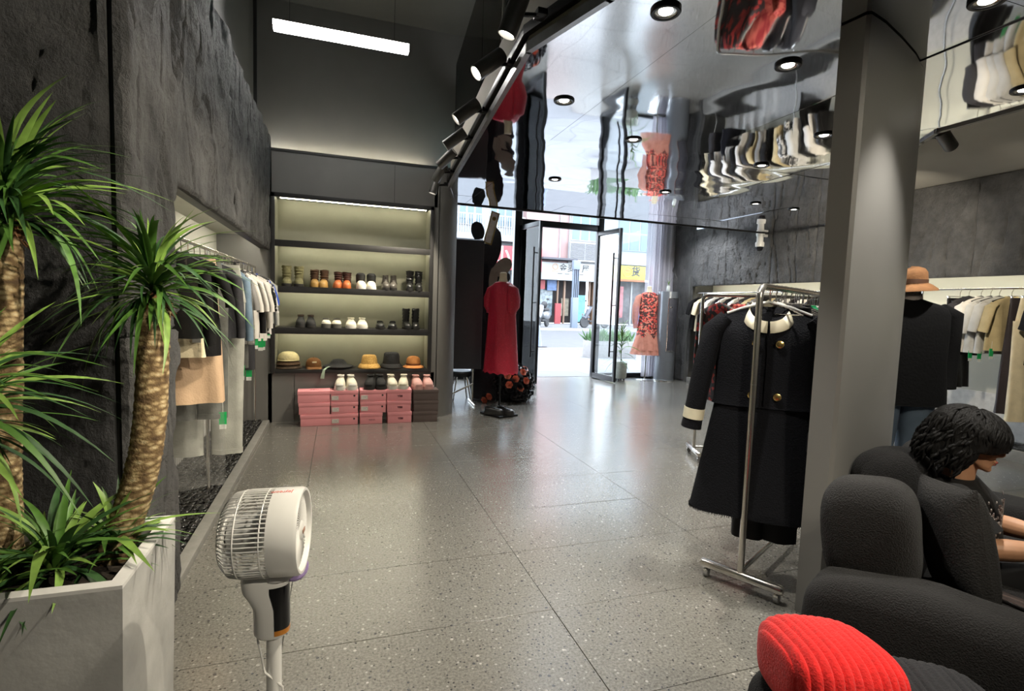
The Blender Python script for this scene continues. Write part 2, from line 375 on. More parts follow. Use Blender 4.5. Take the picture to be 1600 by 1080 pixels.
# ---- mirror ceiling in panels
EDGE = [(1.09,2.09),(.93,2.65),(1.2,6.0),(1.46,6.93),(6.66,6.93),(6.66,5.9),(4.05,2.83),(3.93,2.65),(3.93,-1.6),(2.05,-1.6)]
ZC = 2.75
ceil = sempty('ceiling')
bm = bmesh.new(); fv = [bm.verts.new((x, y, ZC)) for x, y in EDGE]; bm.faces.new(fv)
for co, no in [((1.575+1.22*k, 0, 0), (1,0,0)) for k in range(5)] + [((0, -.9+2.44*k-.03, 0), (0,1,0)) for k in range(1, 4)]:
    bmesh.ops.bisect_plane(bm, geom=bm.verts[:]+bm.edges[:]+bm.faces[:], plane_co=co, plane_no=no)
for fc in list(bm.faces):
    c = fc.calc_center_median(); tx, ty = rnd.uniform(-.0035,.0035), rnd.uniform(-.0035,.0035)
    top = []
    low = []
    for v in fc.verts:
        d = v.co-c; k = max(0, d.length-.003)/max(d.length, 1e-6)
        low.append((c.x+d.x*k, c.y+d.y*k, ZC+d.x*tx+d.y*ty+.002))
    n = len(low); pm = MB()
    if fc.normal.z > 0: low = low[::-1]
    up = [(a, b, ZC+.03) for a, b, _ in low]
    pm.add(low+up, [tuple(range(n)), tuple(range(2*n-1, n-1, -1))]+[(i, i+n, (i+1) % n+n, (i+1) % n) for i in range(n)])
    pm.build('mirror_panel', M_MIRROR, ceil, smooth=False)
bm.free()
# slab above the mirror (mezzanine floor) with beige edge faces
poly = [(x, y) for x, y in EDGE]
mb = MB(); mb.prism(poly, ZC+.035, 3.14); struct('ceiling_slab', mb, M_BEIGE)
# dark edge trim along the mirror rim
def strip(name, pts, dz0, dz1, out, mt, parent=None):
    for (a, b) in zip(pts[:-1], pts[1:]):
        a = Vector((*a, 0)); b = Vector((*b, 0)); d = (b-a); L_ = d.length; nrm = Vector((-d.y, d.x, 0)).normalized()
        c = (a+b)/2+nrm*out
        MB().box((0, 0, 0), (L_+.02, .03, dz1-dz0)).build(name, mt, parent, loc=(c.x, c.y, (dz0+dz1)/2), rot=(0, 0, math.atan2(d.y, d.x)))
rim = sempty('trim_6')
strip('rim_strip', EDGE[3:5], ZC-.012, ZC+.05, .012, M_BLACKM, rim)
strip('rim_strip', [EDGE[5], EDGE[6], EDGE[7], EDGE[8]], ZC-.012, ZC+.09, .018, mat('grey_rim_metal', (.20,.19,.18), .4, metal=.4), rim)
strip('rim_strip', [EDGE[9], EDGE[0], EDGE[1], EDGE[2], EDGE[3]], ZC-.010, ZC+.04, .012, mat('pale_rim_metal', (.34,.34,.34), .3, metal=.7), rim)
# ceilings outside the mirror
mb = MB(); mb.box((4.6, 2.6, 3.06), (5.4, 8.9, .06)); struct('ceiling_right', mb, M_BEIGE)
mb = MB(); mb.box((3.5, 8.35, 3.48), (7.6, 2.9, .08)); struct('ceiling_entrance', mb, M_CREAM)
mb = MB(); mb.box((3.9, 6.97, 3.2), (5.6, .06, .60)); struct('wall_mezzanine_front', mb, M_GREY)

# ---- right wall: stone above a long niche
XR = 6.7; wr = sempty('wall_right'); RR = (0, 0, -PI/2)
yy = 8.86; k = 0
while yy > .2:
    w = [.92, 1.05, .84, 1.1, .95][k % 5]; w = min(w, yy+.2)
    stone_slab(w, 1.09, 50+k, nx=48, nz=54, amp=.022, gap=.002).build('stone_slab', M_STONE, wr, 60, loc=(XR+.035, yy, 1.93), rot=RR)
    yy -= w; k += 1
stone_slab(.80, 3.44, 71, nx=26, nz=80, amp=.022, gap=.002).build('stone_slab', M_STONE, wr, 60, loc=(XR+.035, 9.66, 0), rot=RR)
MB().box((XR+.08, 4.2, 2.5), (.08, 9.4, 1.1)).build('slab_backing', M_BLACKM, wr)
mb = MB(); mb.box((7.26, 4.2, 1.2), (.04, 9.4, 2.4)); struct('wall_niche_right', mb, M_CREAM)
mb = MB(); mb.box((7.0, 4.2, 2.10), (.52, 9.4, .03)); struct('ceiling_niche_right', mb, M_CREAM)
mb = MB(); mb.box((7.0, 8.93, 1.06), (.62, .06, 2.12)); struct('wall_niche_right_end', mb, M_GREYD)
mb = MB(); mb.box((7.0, 4.2, .03), (.52, 9.4, .09)); struct('floor_niche_right', mb, mat('dark_bedding', (.01,.01,.01)))
mb = MB(); mb.box((6.72, 4.2, .05), (.07, 9.3, .12), .008); struct('trim_7', mb, mat('kerb_concrete', (.1,.1,.1)), label='pale kerb along the pebble bed of the right niche')
mb = MB(); mb.box((7.235, 4.2, .36), (.012, 9.3, .5)); struct('trim_8', mb, _mats['white_panel'])

# ---- walls that close the shop behind the camera and around the entrance
mb = MB(); mb.box((2.0, -1.75, 2.4), (10.8, .1, 5.0)); struct('wall_behind', mb, M_GREY)
mb = MB(); mb.box((-2.6, .4, 2.4), (.1, 4.4, 5.0)); struct('wall_left_near', mb, M_GREYD)
mb = MB(); mb.box((.55, 8.4, 1.75), (.1, 2.9, 3.5)); struct('wall_entrance_left', mb, M_GREYD)
mb = MB(); mb.box((6.85, 9.76, 1.75), (.9, .12, 3.5)); struct('wall_entrance_right', mb, M_GREYD)
mb = MB(); mb.box((7.3, -.6, 2.4), (.1, 2.3, 5.0)); struct('wall_right_near', mb, M_GREY)
mb = MB(); mb.box((1.8, 2.6, 4.2), (.06, 9.0, 1.3)); struct('wall_mezzanine_far', mb, M_GREYD)

# ---- mezzanine glass balustrade
gb = thing('glass_balustrade', 'green tinted glass balustrade with steel post above the spotlight track', 'balustrade', (1.1, 4.3, 3.14))
def gpan(a, b, z0, z1, mt, name, par):
    a = Vector((*a, 0)); b = Vector((*b, 0)); d = b-a
    c = (a+b)/2-gb.location
    return MB().box((0,0,0), (d.length-.02, .012, z1-z0)).build(name, mt, par, loc=(c.x, c.y, (z0+z1)/2-3.14), rot=(0,0,math.atan2(d.y, d.x)))
gpan((.97,2.66), (1.10,4.3), 3.14, 4.1, M_GLASS_G, 'pane', gb); gpan((1.10,4.3), (1.24,6.0), 3.14, 4.1, M_GLASS_G, 'pane', gb); gpan((1.24,6.0), (1.5,6.93), 3.14, 4.1, M_GLASS_G, 'pane', gb)
MB().tube([(-.075,-.85,-.03), (-.075,-.85,1.4)], .021, 12).build('post', M_STEEL, gb)
MB().tube([(-.10,-1.64,.96), (.03,0,.96), (.17,1.7,.96)], .012, 8).build('handrail', M_STEEL, gb)

# ---- entrance glazing at Y = 9.7
YD = 9.7
fr = sempty('window_1')
def bar(x0, x1, z0, z1, name='window_frame', d=.08, par=None, y=YD):
    return MB().box(((x0+x1)/2, y, (z0+z1)/2), (x1-x0, d, z1-z0), .004).build(name, M_BLACK, par or fr)
bar(.6, 1.35, 0, 3.44); bar(3.20, 3.34, 0, 3.44, 'door_post', .12); bar(4.98, 5.1, 0, 3.44, 'door_post', .12)
bar(1.35, 3.20, 0, .09); bar(5.1, 6.4, 0, .09); bar(1.35, 6.4, 3.36, 3.44); bar(3.34, 4.98, 2.98, 3.1, 'door_header'); bar(6.34, 6.42, 0, 3.44)
MB().box((2.275, YD, 1.72), (1.86, .012, 3.28)).build('pane', M_GLASS, fr)
MB().box((5.72, YD, 1.72), (1.26, .012, 3.28)).build('pane', M_GLASS, fr)
MB().box((4.16, YD, 3.23), (1.64, .012, .26)).build('pane', M_GLASS, fr)
def leaf(name, hinge, ang, w, label):
    t = sempty(name); t.location = (hinge[0], hinge[1], 0); t.rotation_euler = (0,0,ang); t['label'] = label
    z0, z1, b = .015, 2.965, .055
    for x in (b/2, w-b/2): MB().box((x, 0, (z0+z1)/2), (b, .05, z1-z0), .004).build('stile', M_BLACK, t)
    for z, h in ((z0+.05, .1), (z1-.04, .08)): MB().box((w/2, 0, z), (w-2*b, .05, h), .004).build('rail', M_BLACK, t)
    MB().box((w/2, 0, 1.5), (w-2*b, .012, 2.75)).build('pane', M_GLASS, t)
    for s in (-1, 1):
        hm = MB(); hm.tube([(w-.12, s*.07, .5), (w-.12, s*.07, 2.5)], .017, 10)
        for z in (.6, 1.5, 2.4): hm.tube([(w-.12, 0, z), (w-.12, s*.07, z)], .009, 8)
        hm.build('handle', M_BLACK, t)
    return t
leaf('door_1', (3.33, 9.66), R(-82), .80, 'open glass door leaf beside the red dress, swung inwards')
leaf('door_2', (4.97, 9.66), R(-81), .76, 'open glass door leaf beside the potted plant, swung inwards')

# ---- column: a wedge-shaped pillar with a bowed face
cm = MB()
pts = [(2.14,1.89),(2.145,1.86),(2.155,1.78),(2.17,1.768),(2.30,1.80),(2.49,1.865),(2.70,1.945),(2.88,2.03),(3.0,2.1),(3.06,2.16),(3.07,2.24),(3.02,2.31),(2.9,2.30),(2.6,2.19),(2.3,2.03)]
cm.prism(pts, 0, ZC-.002); struct('column', cm, mat('grey_column_paint', (.17,.165,.155), .45, var=.03, vscale=3), sharp=28)
# ================================================================== STREET OUTSIDE
def text_obj(body, size, mt, parent, loc, rot=(PI/2,0,0), depth=.004, name='lettering', align='CENTER', bold=0):
    cu = bpy.data.curves.new('t', 'FONT'); cu.body = body; cu.size = size; cu.align_x = align; cu.align_y = 'CENTER'; cu.extrude = depth; cu.resolution_u = 3; cu.offset = bold
    o = bpy.data.objects.new('t', cu); C.objects.link(o)
    dg = bpy.context.evaluated_depsgraph_get(); me = bpy.data.meshes.new_from_object(o.evaluated_get(dg)); bpy.data.objects.remove(o)
    me.materials.clear(); me.materials.append(mt)
    return link(name, me, parent, loc, rot)
M_PAVE = mat('street_paving', (.11,.112,.118), .8, var=.08, vscale=2); M_ROAD = mat('asphalt_road', (.062,.063,.068), .85, var=.08, vscale=3)
mb = MB(); mb.box((7, 13.0, -.06), (34, 6.4, .1)); pv = struct('pavement', mb, mat('paving_joint', (.096,.096,.096), .9))
sl = MB().box((0,0,0), (1.19, .79, .02), .003).mesh('paving_slab', M_PAVE, smooth=False)
for ix in range(12):
    for iy in range(8): link('paving_slab', sl, pv, (2.1+1.2*ix, 10.25+.8*iy, -.006))
mb = MB(); mb.loft([[(-10,16.2,-.02),(26,16.2,-.02)],[(-10,21.5,.36),(26,21.5,.36)]], False, False); struct('road', mb, M_ROAD)
mb = MB(); mb.box((8, 16.16, -.03), (36, .14, .16), .01); struct('kerb_near', mb, mat('street_kerb_stone', (.2,.2,.2), .8))
mb = MB(); mb.box((8, 21.5, .40), (36, .14, .14), .01); struct('kerb_far', mb, mat('street_kerb_stone', (.2,.2,.2), .8))
mb = MB(); mb.box((8, 24.6, .43), (36, 6.2, .08)); struct('pavement_far', mb, M_PAVE)
mb = MB(); mb.box((8, 27.5, -.2), (44, 14, .02)); struct('ground_far', mb, M_PAVE)

YF = 27.0
def fbox(m, x0, x1, z0, z1, y0=YF, y1=None): m.box(((x0+x1)/2, ((y1 or y0+.3)+y0)/2, (z0+z1)/2), (x1-x0, (y1 or y0+.3)-y0, z1-z0)); return m
def window(par, x0, x1, z0, z1, cols=2, rows=2, y=YF-.02, fm=None, gm=None):
    fm = fm or mat('white_window_frame', (.202,.202,.206), .5); gm = gm or mat('blue_window_glass', (.058,.090,.111), .12, var=.1, vscale=1.5)
    w = fbox(MB(), x0, x1, z0, z1, y-.03, y+.02).build('window_frame', fm, par)
    cw = (x1-x0)/cols; rh = (z1-z0)/rows
    for i in range(cols):
        for j in range(rows):
            fbox(MB(), x0+i*cw+.05, x0+(i+1)*cw-.05, z0+j*rh+.05, z0+(j+1)*rh-.05, y-.045, y-.02).build('pane', gm, w)
M_PINK = mat('pink_render', (.211,.137,.132), .85, var=.05, vscale=1); M_WBLD = mat('white_render', (.195,.198,.204), .85, var=.05, vscale=1); M_BLUEB = mat('pale_blue_render', (.158,.185,.201), .85, var=.05, vscale=1)
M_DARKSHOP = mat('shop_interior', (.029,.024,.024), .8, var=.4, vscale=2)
# pink building in the middle
b = thing('pink_building', 'pale pink building across the street, above the white shop sign', 'building', (11.9, YF, .47))
def part(par, name, mt, x0, x1, z0, z1, y0=YF, y1=None):
    o = fbox(MB(), x0, x1, z0, z1, y0, y1).build(name, mt, par); o.matrix_parent_inverse = par.matrix_world.inverted() if False else Matrix.Translation(-Vector(par.location)); return o
def wpar(par, *a, **k):
    before = set(C.objects); window(par, *a, **k)
    for o in C.objects:
        if o not in before and o.parent == par: o.matrix_parent_inverse = Matrix.Translation(-Vector(par.location))
part(b, 'wall', M_PINK, 9.6, 12.1, 3.21, 12, YF, YF+5); part(b, 'wall', M_WBLD, 12.1, 14.25, 3.21, 12, YF-.1, YF+5)
wpar(b, 12.2, 13.85, 5.1, 6.95, 3, 1, y=YF-.12); wpar(b, 12.2, 13.85, 8.2, 10.0, 3, 1, y=YF-.12)
part(b, 'drain_pipe', M_WBLD, 11.55, 11.62, 3.9, 11, YF-.08, YF)
lv = part(b, 'louvre_box', M_WBLD, 12.05, 13.9, 3.95, 5.0, YF-.35, YF-.1)
s_me = MB().box((0,0,0), (.86, .03, .035)).mesh('louvre_slat', mat('louvre_grey', (.111,.111,.114), .6))
for k in range(13):
    for xx in (12.52, 13.43): link('louvre_slat', s_me, lv, (xx, YF-.36, 4.07+.07*k), (.5,0,0)).matrix_parent_inverse = Matrix.Identity(4)
part(b, 'canopy', mat('dark_tarp', (.05,.05,.06), .8), 10.3, 12.3, 3.93, 4.03, YF-.9, YF)
# white building at left with balcony
b = thing('white_apartment_building', 'white apartment building with balcony railings, seen above the black screen', 'building', (6.5, YF, .47))
part(b, 'wall', M_WBLD, 0.5, 9.6, 4.6, 12, YF+.6, YF+5); part(b, 'wall', mat('grey_shop_wall', (.119,.119,.124), .8), 0.5, 9.55, .47, 4.6, YF+1.45, YF+4)
for x0 in (4.2, 6.0, 7.7): wpar(b, x0, x0+1.3, 5.6, 7.6, 3, 2, y=YF+.58)
sb = part(b, 'balcony_slab', M_WBLD, 3.4, 9.4, 4.75, 5.05, YF-.4, YF+.6)
rl = part(b, 'balcony_rail', mat('exterior_white', (.202,.202,.206), .5), 3.4, 9.4, 6.0, 6.06, YF-.38, YF-.33)
bl_me = MB().box((0,0,0), (.035, .035, .95)).mesh('baluster', mat('exterior_white', (.202,.202,.206), .5))
for k in range(46): link('baluster', bl_me, rl, (3.45+.13*k, YF-.355, 5.53))
# right: pale blue building
b = thing('pale_blue_building', 'pale blue building with dark framed windows above the yellow shop sign', 'building', (17, YF, .47))
part(b, 'wall', M_BLUEB, 14.25, 24, 3.41, 12, YF, YF+5); part(b, 'wall', M_WBLD, 14.25, 24, 3.95, 4.55, YF-.15, YF)
for x0 in (15.2, 18.3): wpar(b, x0, x0+2.1, 4.75, 6.75, 3, 2, fm=mat('slate_frame', (.12,.14,.16), .5))
for x0 in (15.2, 18.3): wpar(b, x0, x0+2.1, 8.0, 10, 3, 2, fm=_mats['slate_frame'])
# shop fronts
def shopfront(name, label, x0, x1, zt, back, items):
    t = thing(name, label, 'shop front', ((x0+x1)/2, YF, .47)); c = Vector(t.location)
    fbox(MB(), x0-c.x, x1-c.x, 0, zt-.47, 1.2, 1.3).build('back_wall', back, t)
    for x in (x0+.09, x1-.09): fbox(MB(), x-.09-c.x, x+.09-c.x, 0, zt-.47, -.1, .3).build('pillar', items['pillar'], t)
    for nm, mt, a, bb, z0, z1, y0 in items['parts']: fbox(MB(), a-c.x, bb-c.x, z0-.47, z1-.47, y0, y0+.12).build(nm, mt, t)
    return t
M_WOOD = mat('brown_wood_trim', (.125,.072,.043), .5, var=.3, vscale=8, stretch=(1,1,.15)); M_CREAMD = mat('display_case', (.185,.164,.119), .5, var=.4, vscale=6)
M_TEAL = mat('teal_poster', (.053,.164,.164), .5, var=.3, vscale=5); M_REDP = mat('red_paint', (.164,.013,.016), .5, var=.1); M_BLUEP = mat('blue_poster', (.040,.079,.172), .5, var=.4, vscale=5)
shopfront('bakery_front', 'timber shop front under the white sign, across the street', 10.3, 13.9, 2.95, M_DARKSHOP, dict(pillar=M_WOOD, parts=[
    ('door_frame', M_WOOD, 11.55, 11.63, .47, 2.9, .0), ('door_frame', M_WOOD, 11.95, 12.05, .47, 2.9, .0), ('door_frame', M_WOOD, 12.55, 12.62, .47, 2.9, 0), ('display_case', M_CREAMD, 12.05, 12.5, .9, 1.9, .5),
    ('poster', M_TEAL, 12.75, 13.3, .6, 2.1, -.02), ('window_display', mat('glass_display', (.120,.154,.173), .2, var=.6, vscale=4), 10.55, 11.4, .9, 2.4, .3), ('banner', M_REDP, 10.5, 10.8, 2.35, 2.85, -.02),
    ('poster', M_BLUEP, 10.95, 11.5, 2.3, 2.9, 0), ('crate_stack', M_REDP, 11.35, 11.7, .47, 1.6, -.3), ('door_frame', M_WOOD, 13.5, 13.6, .47, 2.9, 0)]))
shopfront('braised_food_front', 'white and red shop front beneath the yellow sign', 14.1, 18.4, 3.1, mat('white_shop_interior', (.158,.158,.164), .6, var=.4, vscale=2), dict(pillar=M_WBLD, parts=[
    ('red_column', M_REDP, 14.2, 14.75, .47, 3.4, -.5), ('poster', mat('red_white_poster', (.198,.066,.074), .5, var=.6, vscale=3), 14.9, 15.7, .9, 2.7, -.02), ('door_frame', M_WBLD, 16.2, 16.3, .47, 3, 0), ('counter', M_BLUEP, 16.5, 17.1, .47, 1.6, -.1), ('poster', M_REDP, 17.4, 17.9, 1, 2.6, 0)]))
shopfront('red_sign_front', 'shop front with shelves below the red sign, beside the red dress', 7.0, 10.3, 3.2, mat('grey_shop_interior', (.100,.100,.106), .6, var=.7, vscale=2.5), dict(pillar=M_WBLD, parts=[
    ('shelf', M_REDP, 8.4, 9.0, 1.0, 1.5, .4), ('shelf', M_BLUEP, 9.1, 9.6, 1.3, 2.3, .4), ('goods', M_CREAMD, 8.4, 9.0, 1.7, 2.3, .4), ('door_frame', M_WOOD, 9.75, 9.85, .47, 3.1, 0)]))
# signs
def sign(name, label, x0, x1, z0, z1, mt, y=YF-.45):
    t = thing(name, label, 'shop sign', ((x0+x1)/2, y, z0)); w = x1-x0
    MB().box((0, 0, (z1-z0)/2), (w, .25, z1-z0), .02).build('board', mt, t); return t
M_SWHITE = mat('sign_white', (.165,.168,.168), .5, var=.03); M_SYEL = mat('sign_yellow', (.243,.195,.016), .5, var=.02); M_SRED = mat('sign_red', (.174,.009,.016), .5, var=.04)
M_TGREY = mat('sign_grey_letters', (.012,.012,.012), .5); M_TBLK = mat('sign_black_letters', (.02,.02,.02), .5); M_TWH = mat('sign_white_letters', (.238,.232,.227), .5); M_TOR = mat('sign_orange_letters', (.75,.12,.03), .5)
t = sign('white_shop_sign', 'white shop sign with three grey characters and a round emblem', 10.35, 14.0, 2.85, 3.80, M_SWHITE)
for ch, x in (('金', -.57), ('麦', -.09), ('屋', .77)): text_obj(ch, .46, M_TGREY, t, (x, -.13, .66), name='character', bold=.006)
M_EMB = mat('emblem_orange', (.202,.106,.048), .5)
MB().lathe([(.17,0),(.17,.01),(.135,.012),(.135,0)], 24, Matrix.Translation((-1.04,-.13,.72)) @ Matrix.Rotation(PI/2,4,'X'), False).build('emblem_ring', M_EMB, t)
text_obj('三', .2, M_EMB, t, (-1.04, -.13, .72), name='emblem_mark'); MB().box((-1.04,-.13,.47), (.36,.01,.035)).build('emblem_caption', M_EMB, t)
for k in range(4): MB().box((-.75+.42*k,-.13,.36), (.26,.01,.03)).build('small_print', M_TGREY, t)
MB().box((0,-.13,.10), (3.6,.01,.16)).build('stripe', mat('pale_blue_print', (.163,.202,.216), .5), t)
t = sign('yellow_shop_sign', 'yellow shop sign with black and circled red characters', 14.05, 16.75, 2.98, 3.86, M_SYEL)
text_obj('有', .62, M_TBLK, t, (-1.0, -.13, .52), name='character', bold=.01); text_obj('卤', .42, M_TOR, t, (.17, -.13, .54), name='character', bold=.012); text_obj('货', .58, M_TBLK, t, (.72, -.13, .54), name='character', bold=.014)
MB().lathe([(.31,0),(.31,.012),(.262,.012),(.262,0)], 28, Matrix.Translation((.17,-.127,.54)) @ Matrix.Rotation(PI/2,4,'X'), False).build('circle', M_TOR, t)
MB().box((0,-.13,.06), (2.68,.012,.12)).build('stripe', mat('sign_orange_stripe', (.226,.053,.014), .5), t)
t = sign('red_shop_sign', 'red shop sign with large white strokes behind the door post', 7.35, 10.35, 3.25, 4.50, M_SRED)
text_obj('站', .95, M_TWH, t, (.25, -.13, .74), name='character', bold=.02); text_obj('小', .9, M_TWH, t, (-.75, -.13, .74), name='character', bold=.02)
for j in range(6):
    for k in range(3): MB().box((1.0+.16*k, -.13, .22+.16*j), (.10, .01, .06)).build('small_print', M_TWH, t)
for k in range(7): MB().box((-.7+.2*k, -.13, .12), (.12,.01,.09)).build('small_print', M_TWH, t)
t = sign('dark_red_shop_sign', 'small red shop sign beside the yellow sign, by the curtain', 17.15, 19.5, 2.9, 3.9, M_SRED)
text_obj('店', .6, M_TWH, t, (-.5, -.13, .5), name='character')
# street furniture
t = thing('street_lamp_post', 'blue grey street lamp post with slotted upper section', 'lamp post', (10.35, 22.1, .47)); M_POST = mat('blue_grey_post', (.096,.120,.158), .5, var=.06)
MB().box((0,0,.7), (.30,.22,1.4), .02).build('base', M_POST, t)
for x in (-.13,-.045,.045,.13): MB().box((x,0,2.0), (.028,.14,1.4)).build('rod', M_POST, t)
MB().box((0,0,2.88), (.34,.22,.42), .02).build('lantern', M_POST, t)
def scooter(label, loc, rz, sm, doll=False):
    t = thing('motor_scooter', label, 'scooter', loc, rz, 'parked scooters')
    tm = mat('scooter_tyre', (.02,.02,.022), .7)
    for x in (-.62, .55):
        w = MB().lathe([(.12,-.05),(.22,-.06),(.25,-.03),(.25,.03),(.22,.06),(.12,.05)], 20, Matrix.Translation((x,0,.25)) @ Matrix.Rotation(PI/2,4,'X')).build('wheel', tm, t)
        MB().lathe([(.12,-.045),(.13,0),(.12,.045)], 14, Matrix.Translation((x,0,.25)) @ Matrix.Rotation(PI/2,4,'X')).build('hub', M_STEEL, w)
    prof = [(-.60,.45,.10),(-.50,.60,.13),(-.40,.82,.15),(-.34,.98,.13),(-.32,1.02,.06)]
    sh = MB(); sh.loft([[(x+.10*math.cos(a)*1.0, w*math.sin(a), z) for a in [2*PI*k/14 for k in range(14)]] for x, z, w in prof]); sh.build('front_shield', sm, t)
    bd = MB(); bd.blob((.35,0,.55), (.48,.17,.22), .75); bd.build('rear_body', sm, t)
    MB().box((-.12,0,.32), (.6,.26,.07), .03).build('footboard', tm, t); MB().blob((.28,0,.80), (.40,.15,.08), .7).build('seat', tm, t)
    MB().blob((-.55,0,.50), (.22,.09,.06), .8).build('front_fender', sm, t); MB().blob((-.46,0,.92), (.05,.09,.06)).build('headlight', mat('headlight_lens', (.8,.82,.85), .1), t)
    hb = MB(); hb.tube([(-.30,-.34,1.05),(-.36,-.12,1.02),(-.36,.12,1.02),(-.30,.34,1.05)], .018, 8); hbo = hb.build('handlebar', tm, t)
    for s in (-1,1):
        mm = MB(); mm.tube([(-.34,s*.22,1.03),(-.36,s*.30,1.22)], .008, 6); mm.blob((-.36,s*.31,1.27), (.02,.07,.05)); mm.build('mirror', tm, hbo)
    if doll:
        MB().blob((.12,0,1.02), (.14,.15,.17)).build('helmet', tm, t)
    MB().box((-.73,0,.62), (.012,.16,.11), .004).build('number_plate', mat('exterior_white', (.202,.202,.206), .5), t)
    return t
scooter('silver scooter parked facing the shop, with a dark helmet on it', (8.85, 22.2, .47), R(50), mat('scooter_silver', (.137,.143,.153), .3, metal=.3), True)
scooter('dark scooter parked side-on seen through the open door glass', (11.6, 22.4, .47), R(8), mat('scooter_dark', (.05,.055,.07), .3))
t = thing('traffic_cone', 'grey blue traffic bollard cone standing on the kerb', 'cone', (6.55, 16.8, .03))
MB().lathe([(.15,.03),(.14,.06),(.06,.62),(.045,.72),(.02,.75)], 20).build('cone_body', mat('cone_grey', (.10,.12,.17), .5), t); MB().box((0,0,.015), (.48,.48,.03), .01).build('base', mat('cone_base', (.05,.05,.06), .7), t)
for i, (x, z, l) in enumerate(((9.85, 1.05, 'upper of the two white outdoor units stacked by the scooter'), (9.85, .47, 'lower of the two white outdoor units stacked by the scooter'))):
    t = thing('air_conditioner_unit', l, 'air conditioner', (x, 26.5, z), 0, 'stacked outdoor units')
    MB().box((0,0,.27), (.8,.32,.54), .02).build('case', mat('exterior_white', (.202,.202,.206), .5), t)
    MB().lathe([(.21,0),(.21,.015),(.19,.015),(.19,0)], 20, Matrix.Translation((-.12,-.16,.27)) @ Matrix.Rotation(PI/2,4,'X')).build('fan_ring', mat('grille_grey',(.3,.31,.33),.6), t)
    gm = MB()
    for a in range(8): gm.box((0,0,0), (.38,.006,.008), M=Matrix.Translation((-.12,-.168,.27)) @ Matrix.Rotation(PI*a/8,4,'Y'))
    gm.build('fan_grille', _mats['grille_grey'], t)
t = thing('street_planter', 'concrete street planter box with a green shrub outside the window', 'planter', (7.55, 13.6, 0))
MB().box((0,0,.24), (1.5,.5,.48), .02).build('box', mat('street_planter_stone', (.168,.163,.163), .8, var=.1), t)
shm = MB(); rr = random.Random(3)
for k in range(260):
    a = Vector((rr.uniform(-.7,.7), rr.uniform(-.22,.22), .46)); d = Vector((rr.gauss(0,.12), rr.gauss(0,.12), rr.uniform(.12,.42))); s = d.cross(Vector((0,1,.3))).normalized()*.025
    shm.add([a-s*.4, a+d*.5-s, a+d, a+d*.5+s], [(0,1,2,3)])
o = shm.build('shrub', mat('shrub_green', (.048,.106,.034), .6, var=.3), t)
# ================================================================== LIGHT FITTINGS
SP = [((.90,2.44),(-.05,2.9,.2)), ((.93,2.98),(-.72,2.9,1.5)), ((.985,3.75),(-.72,4.0,1.5)), ((1.04,4.40),(-.72,5.0,1.5)), ((1.09,5.01),(-.5,6.2,1.3)), ((1.13,5.58),(.2,6.5,1.2)), ((1.19,6.2),(.3,6.35,.2))]
def spot_head(label, base, target, drop=.04, length=.20, rad=.045, power=SPOT_W, group='track spotlights', side=(-.13,0), angle=74):
    t = thing('track_spotlight', label, 'spotlight', base, 0, group)
    piv = Vector((side[0], side[1], -drop))
    st = MB(); st.box((0,0,-.015), (.05,.07,.03), .004); st.tube([(0,0,-.02), tuple(piv)], .011, 8); st.build('bracket', M_BLACK, t)
    d = (Vector(target)-(Vector(base)+piv)).normalized(); q = d.to_track_quat('-Z','Y').to_matrix().to_4x4()
    M = Matrix.Translation(piv) @ q
    h = MB(); h.lathe([(rad*.2,length*.5),(rad*.95,length*.5),(rad,length*.48),(rad,-length*.5),(rad*.9,-length*.5),(rad*.86,-length*.42),(rad*.3,-length*.40)], 24, M, True); ho = h.build('barrel', mat('spotlight_gunmetal', (.12,.115,.105), .38, metal=.5, var=.05), t, 35)
    MB().lathe([(rad*.80,-length*.425),(rad*.5,-length*.44),(.001,-length*.445)], 20, M, False).build('lens', M_LAMP, ho)
    end = Vector(base)+piv+d*(length*.5+.01)
    l = add_spot(end, target, power, angle)
    l.parent = ho; l.matrix_parent_inverse = Matrix.Translation(-Vector(base))
    return t
for i, (b, tg) in enumerate(SP):
    lab = ['spotlight nearest the camera on the mirror edge track, glowing lens towards the floor', 'large spotlight second along the mirror edge track, aimed at the stone wall', 'third spotlight along the mirror edge track', 'fourth spotlight along the mirror edge track', 'fifth spotlight along the mirror edge track', 'sixth spotlight along the mirror edge track, above the shoe shelves', 'seventh and last spotlight of the mirror edge track, by the rounded wall'][i]
    spot_head(lab, (b[0], b[1], 2.84), tg, power=SPOT_W*(1, .55, .6, .6, .4, .4, .9)[i])
NEAR = [((1.28,1.25),(-.75,1.75,.75),105,'spotlight above the camera aimed at the planter and its plants'), ((1.42,.75),(-.75,2.6,1.9),110,'added spotlight behind the camera aimed at the slate pier'), ((1.60,.10),(1.35,1.1,.4),65,'added spotlight behind the camera aimed at the sofa and red cushion'), ((1.78,-.55),(2.5,1.85,1.5),75,'added spotlight behind the camera aimed at the grey column'), ((1.92,-1.05),(.3,2.6,0),110,'added last spotlight of the track, aimed at the tiled floor')]  # planter spot follows its leaf shadows; other four are unseen, added to brighten the foreground
for b, tg, pw, lab in NEAR: spot_head(lab, (b[0], b[1], 2.84), tg, power=pw, angle=58)
tr = thing('light_track', 'black light track running along the edge of the mirror ceiling', 'light track', (1.0, 4.3, 2.85))
pts = [(2.02,-1.55), (1.065,2.09),(.905,2.65),(1.175,6.0),(1.25,6.3)]
for k, (a, b) in enumerate(zip(pts[:-1], pts[1:])):
    a = Vector((*a, 2.85)); b = Vector((*b, 2.85)); d = b-a
    MB().box((0,0,0), (d.length+.01, .034, .05), .004).build('rail', M_BLACK, tr, loc=(a+b)/2-Vector(tr.location), rot=(0,0,math.atan2(d.y,d.x)))
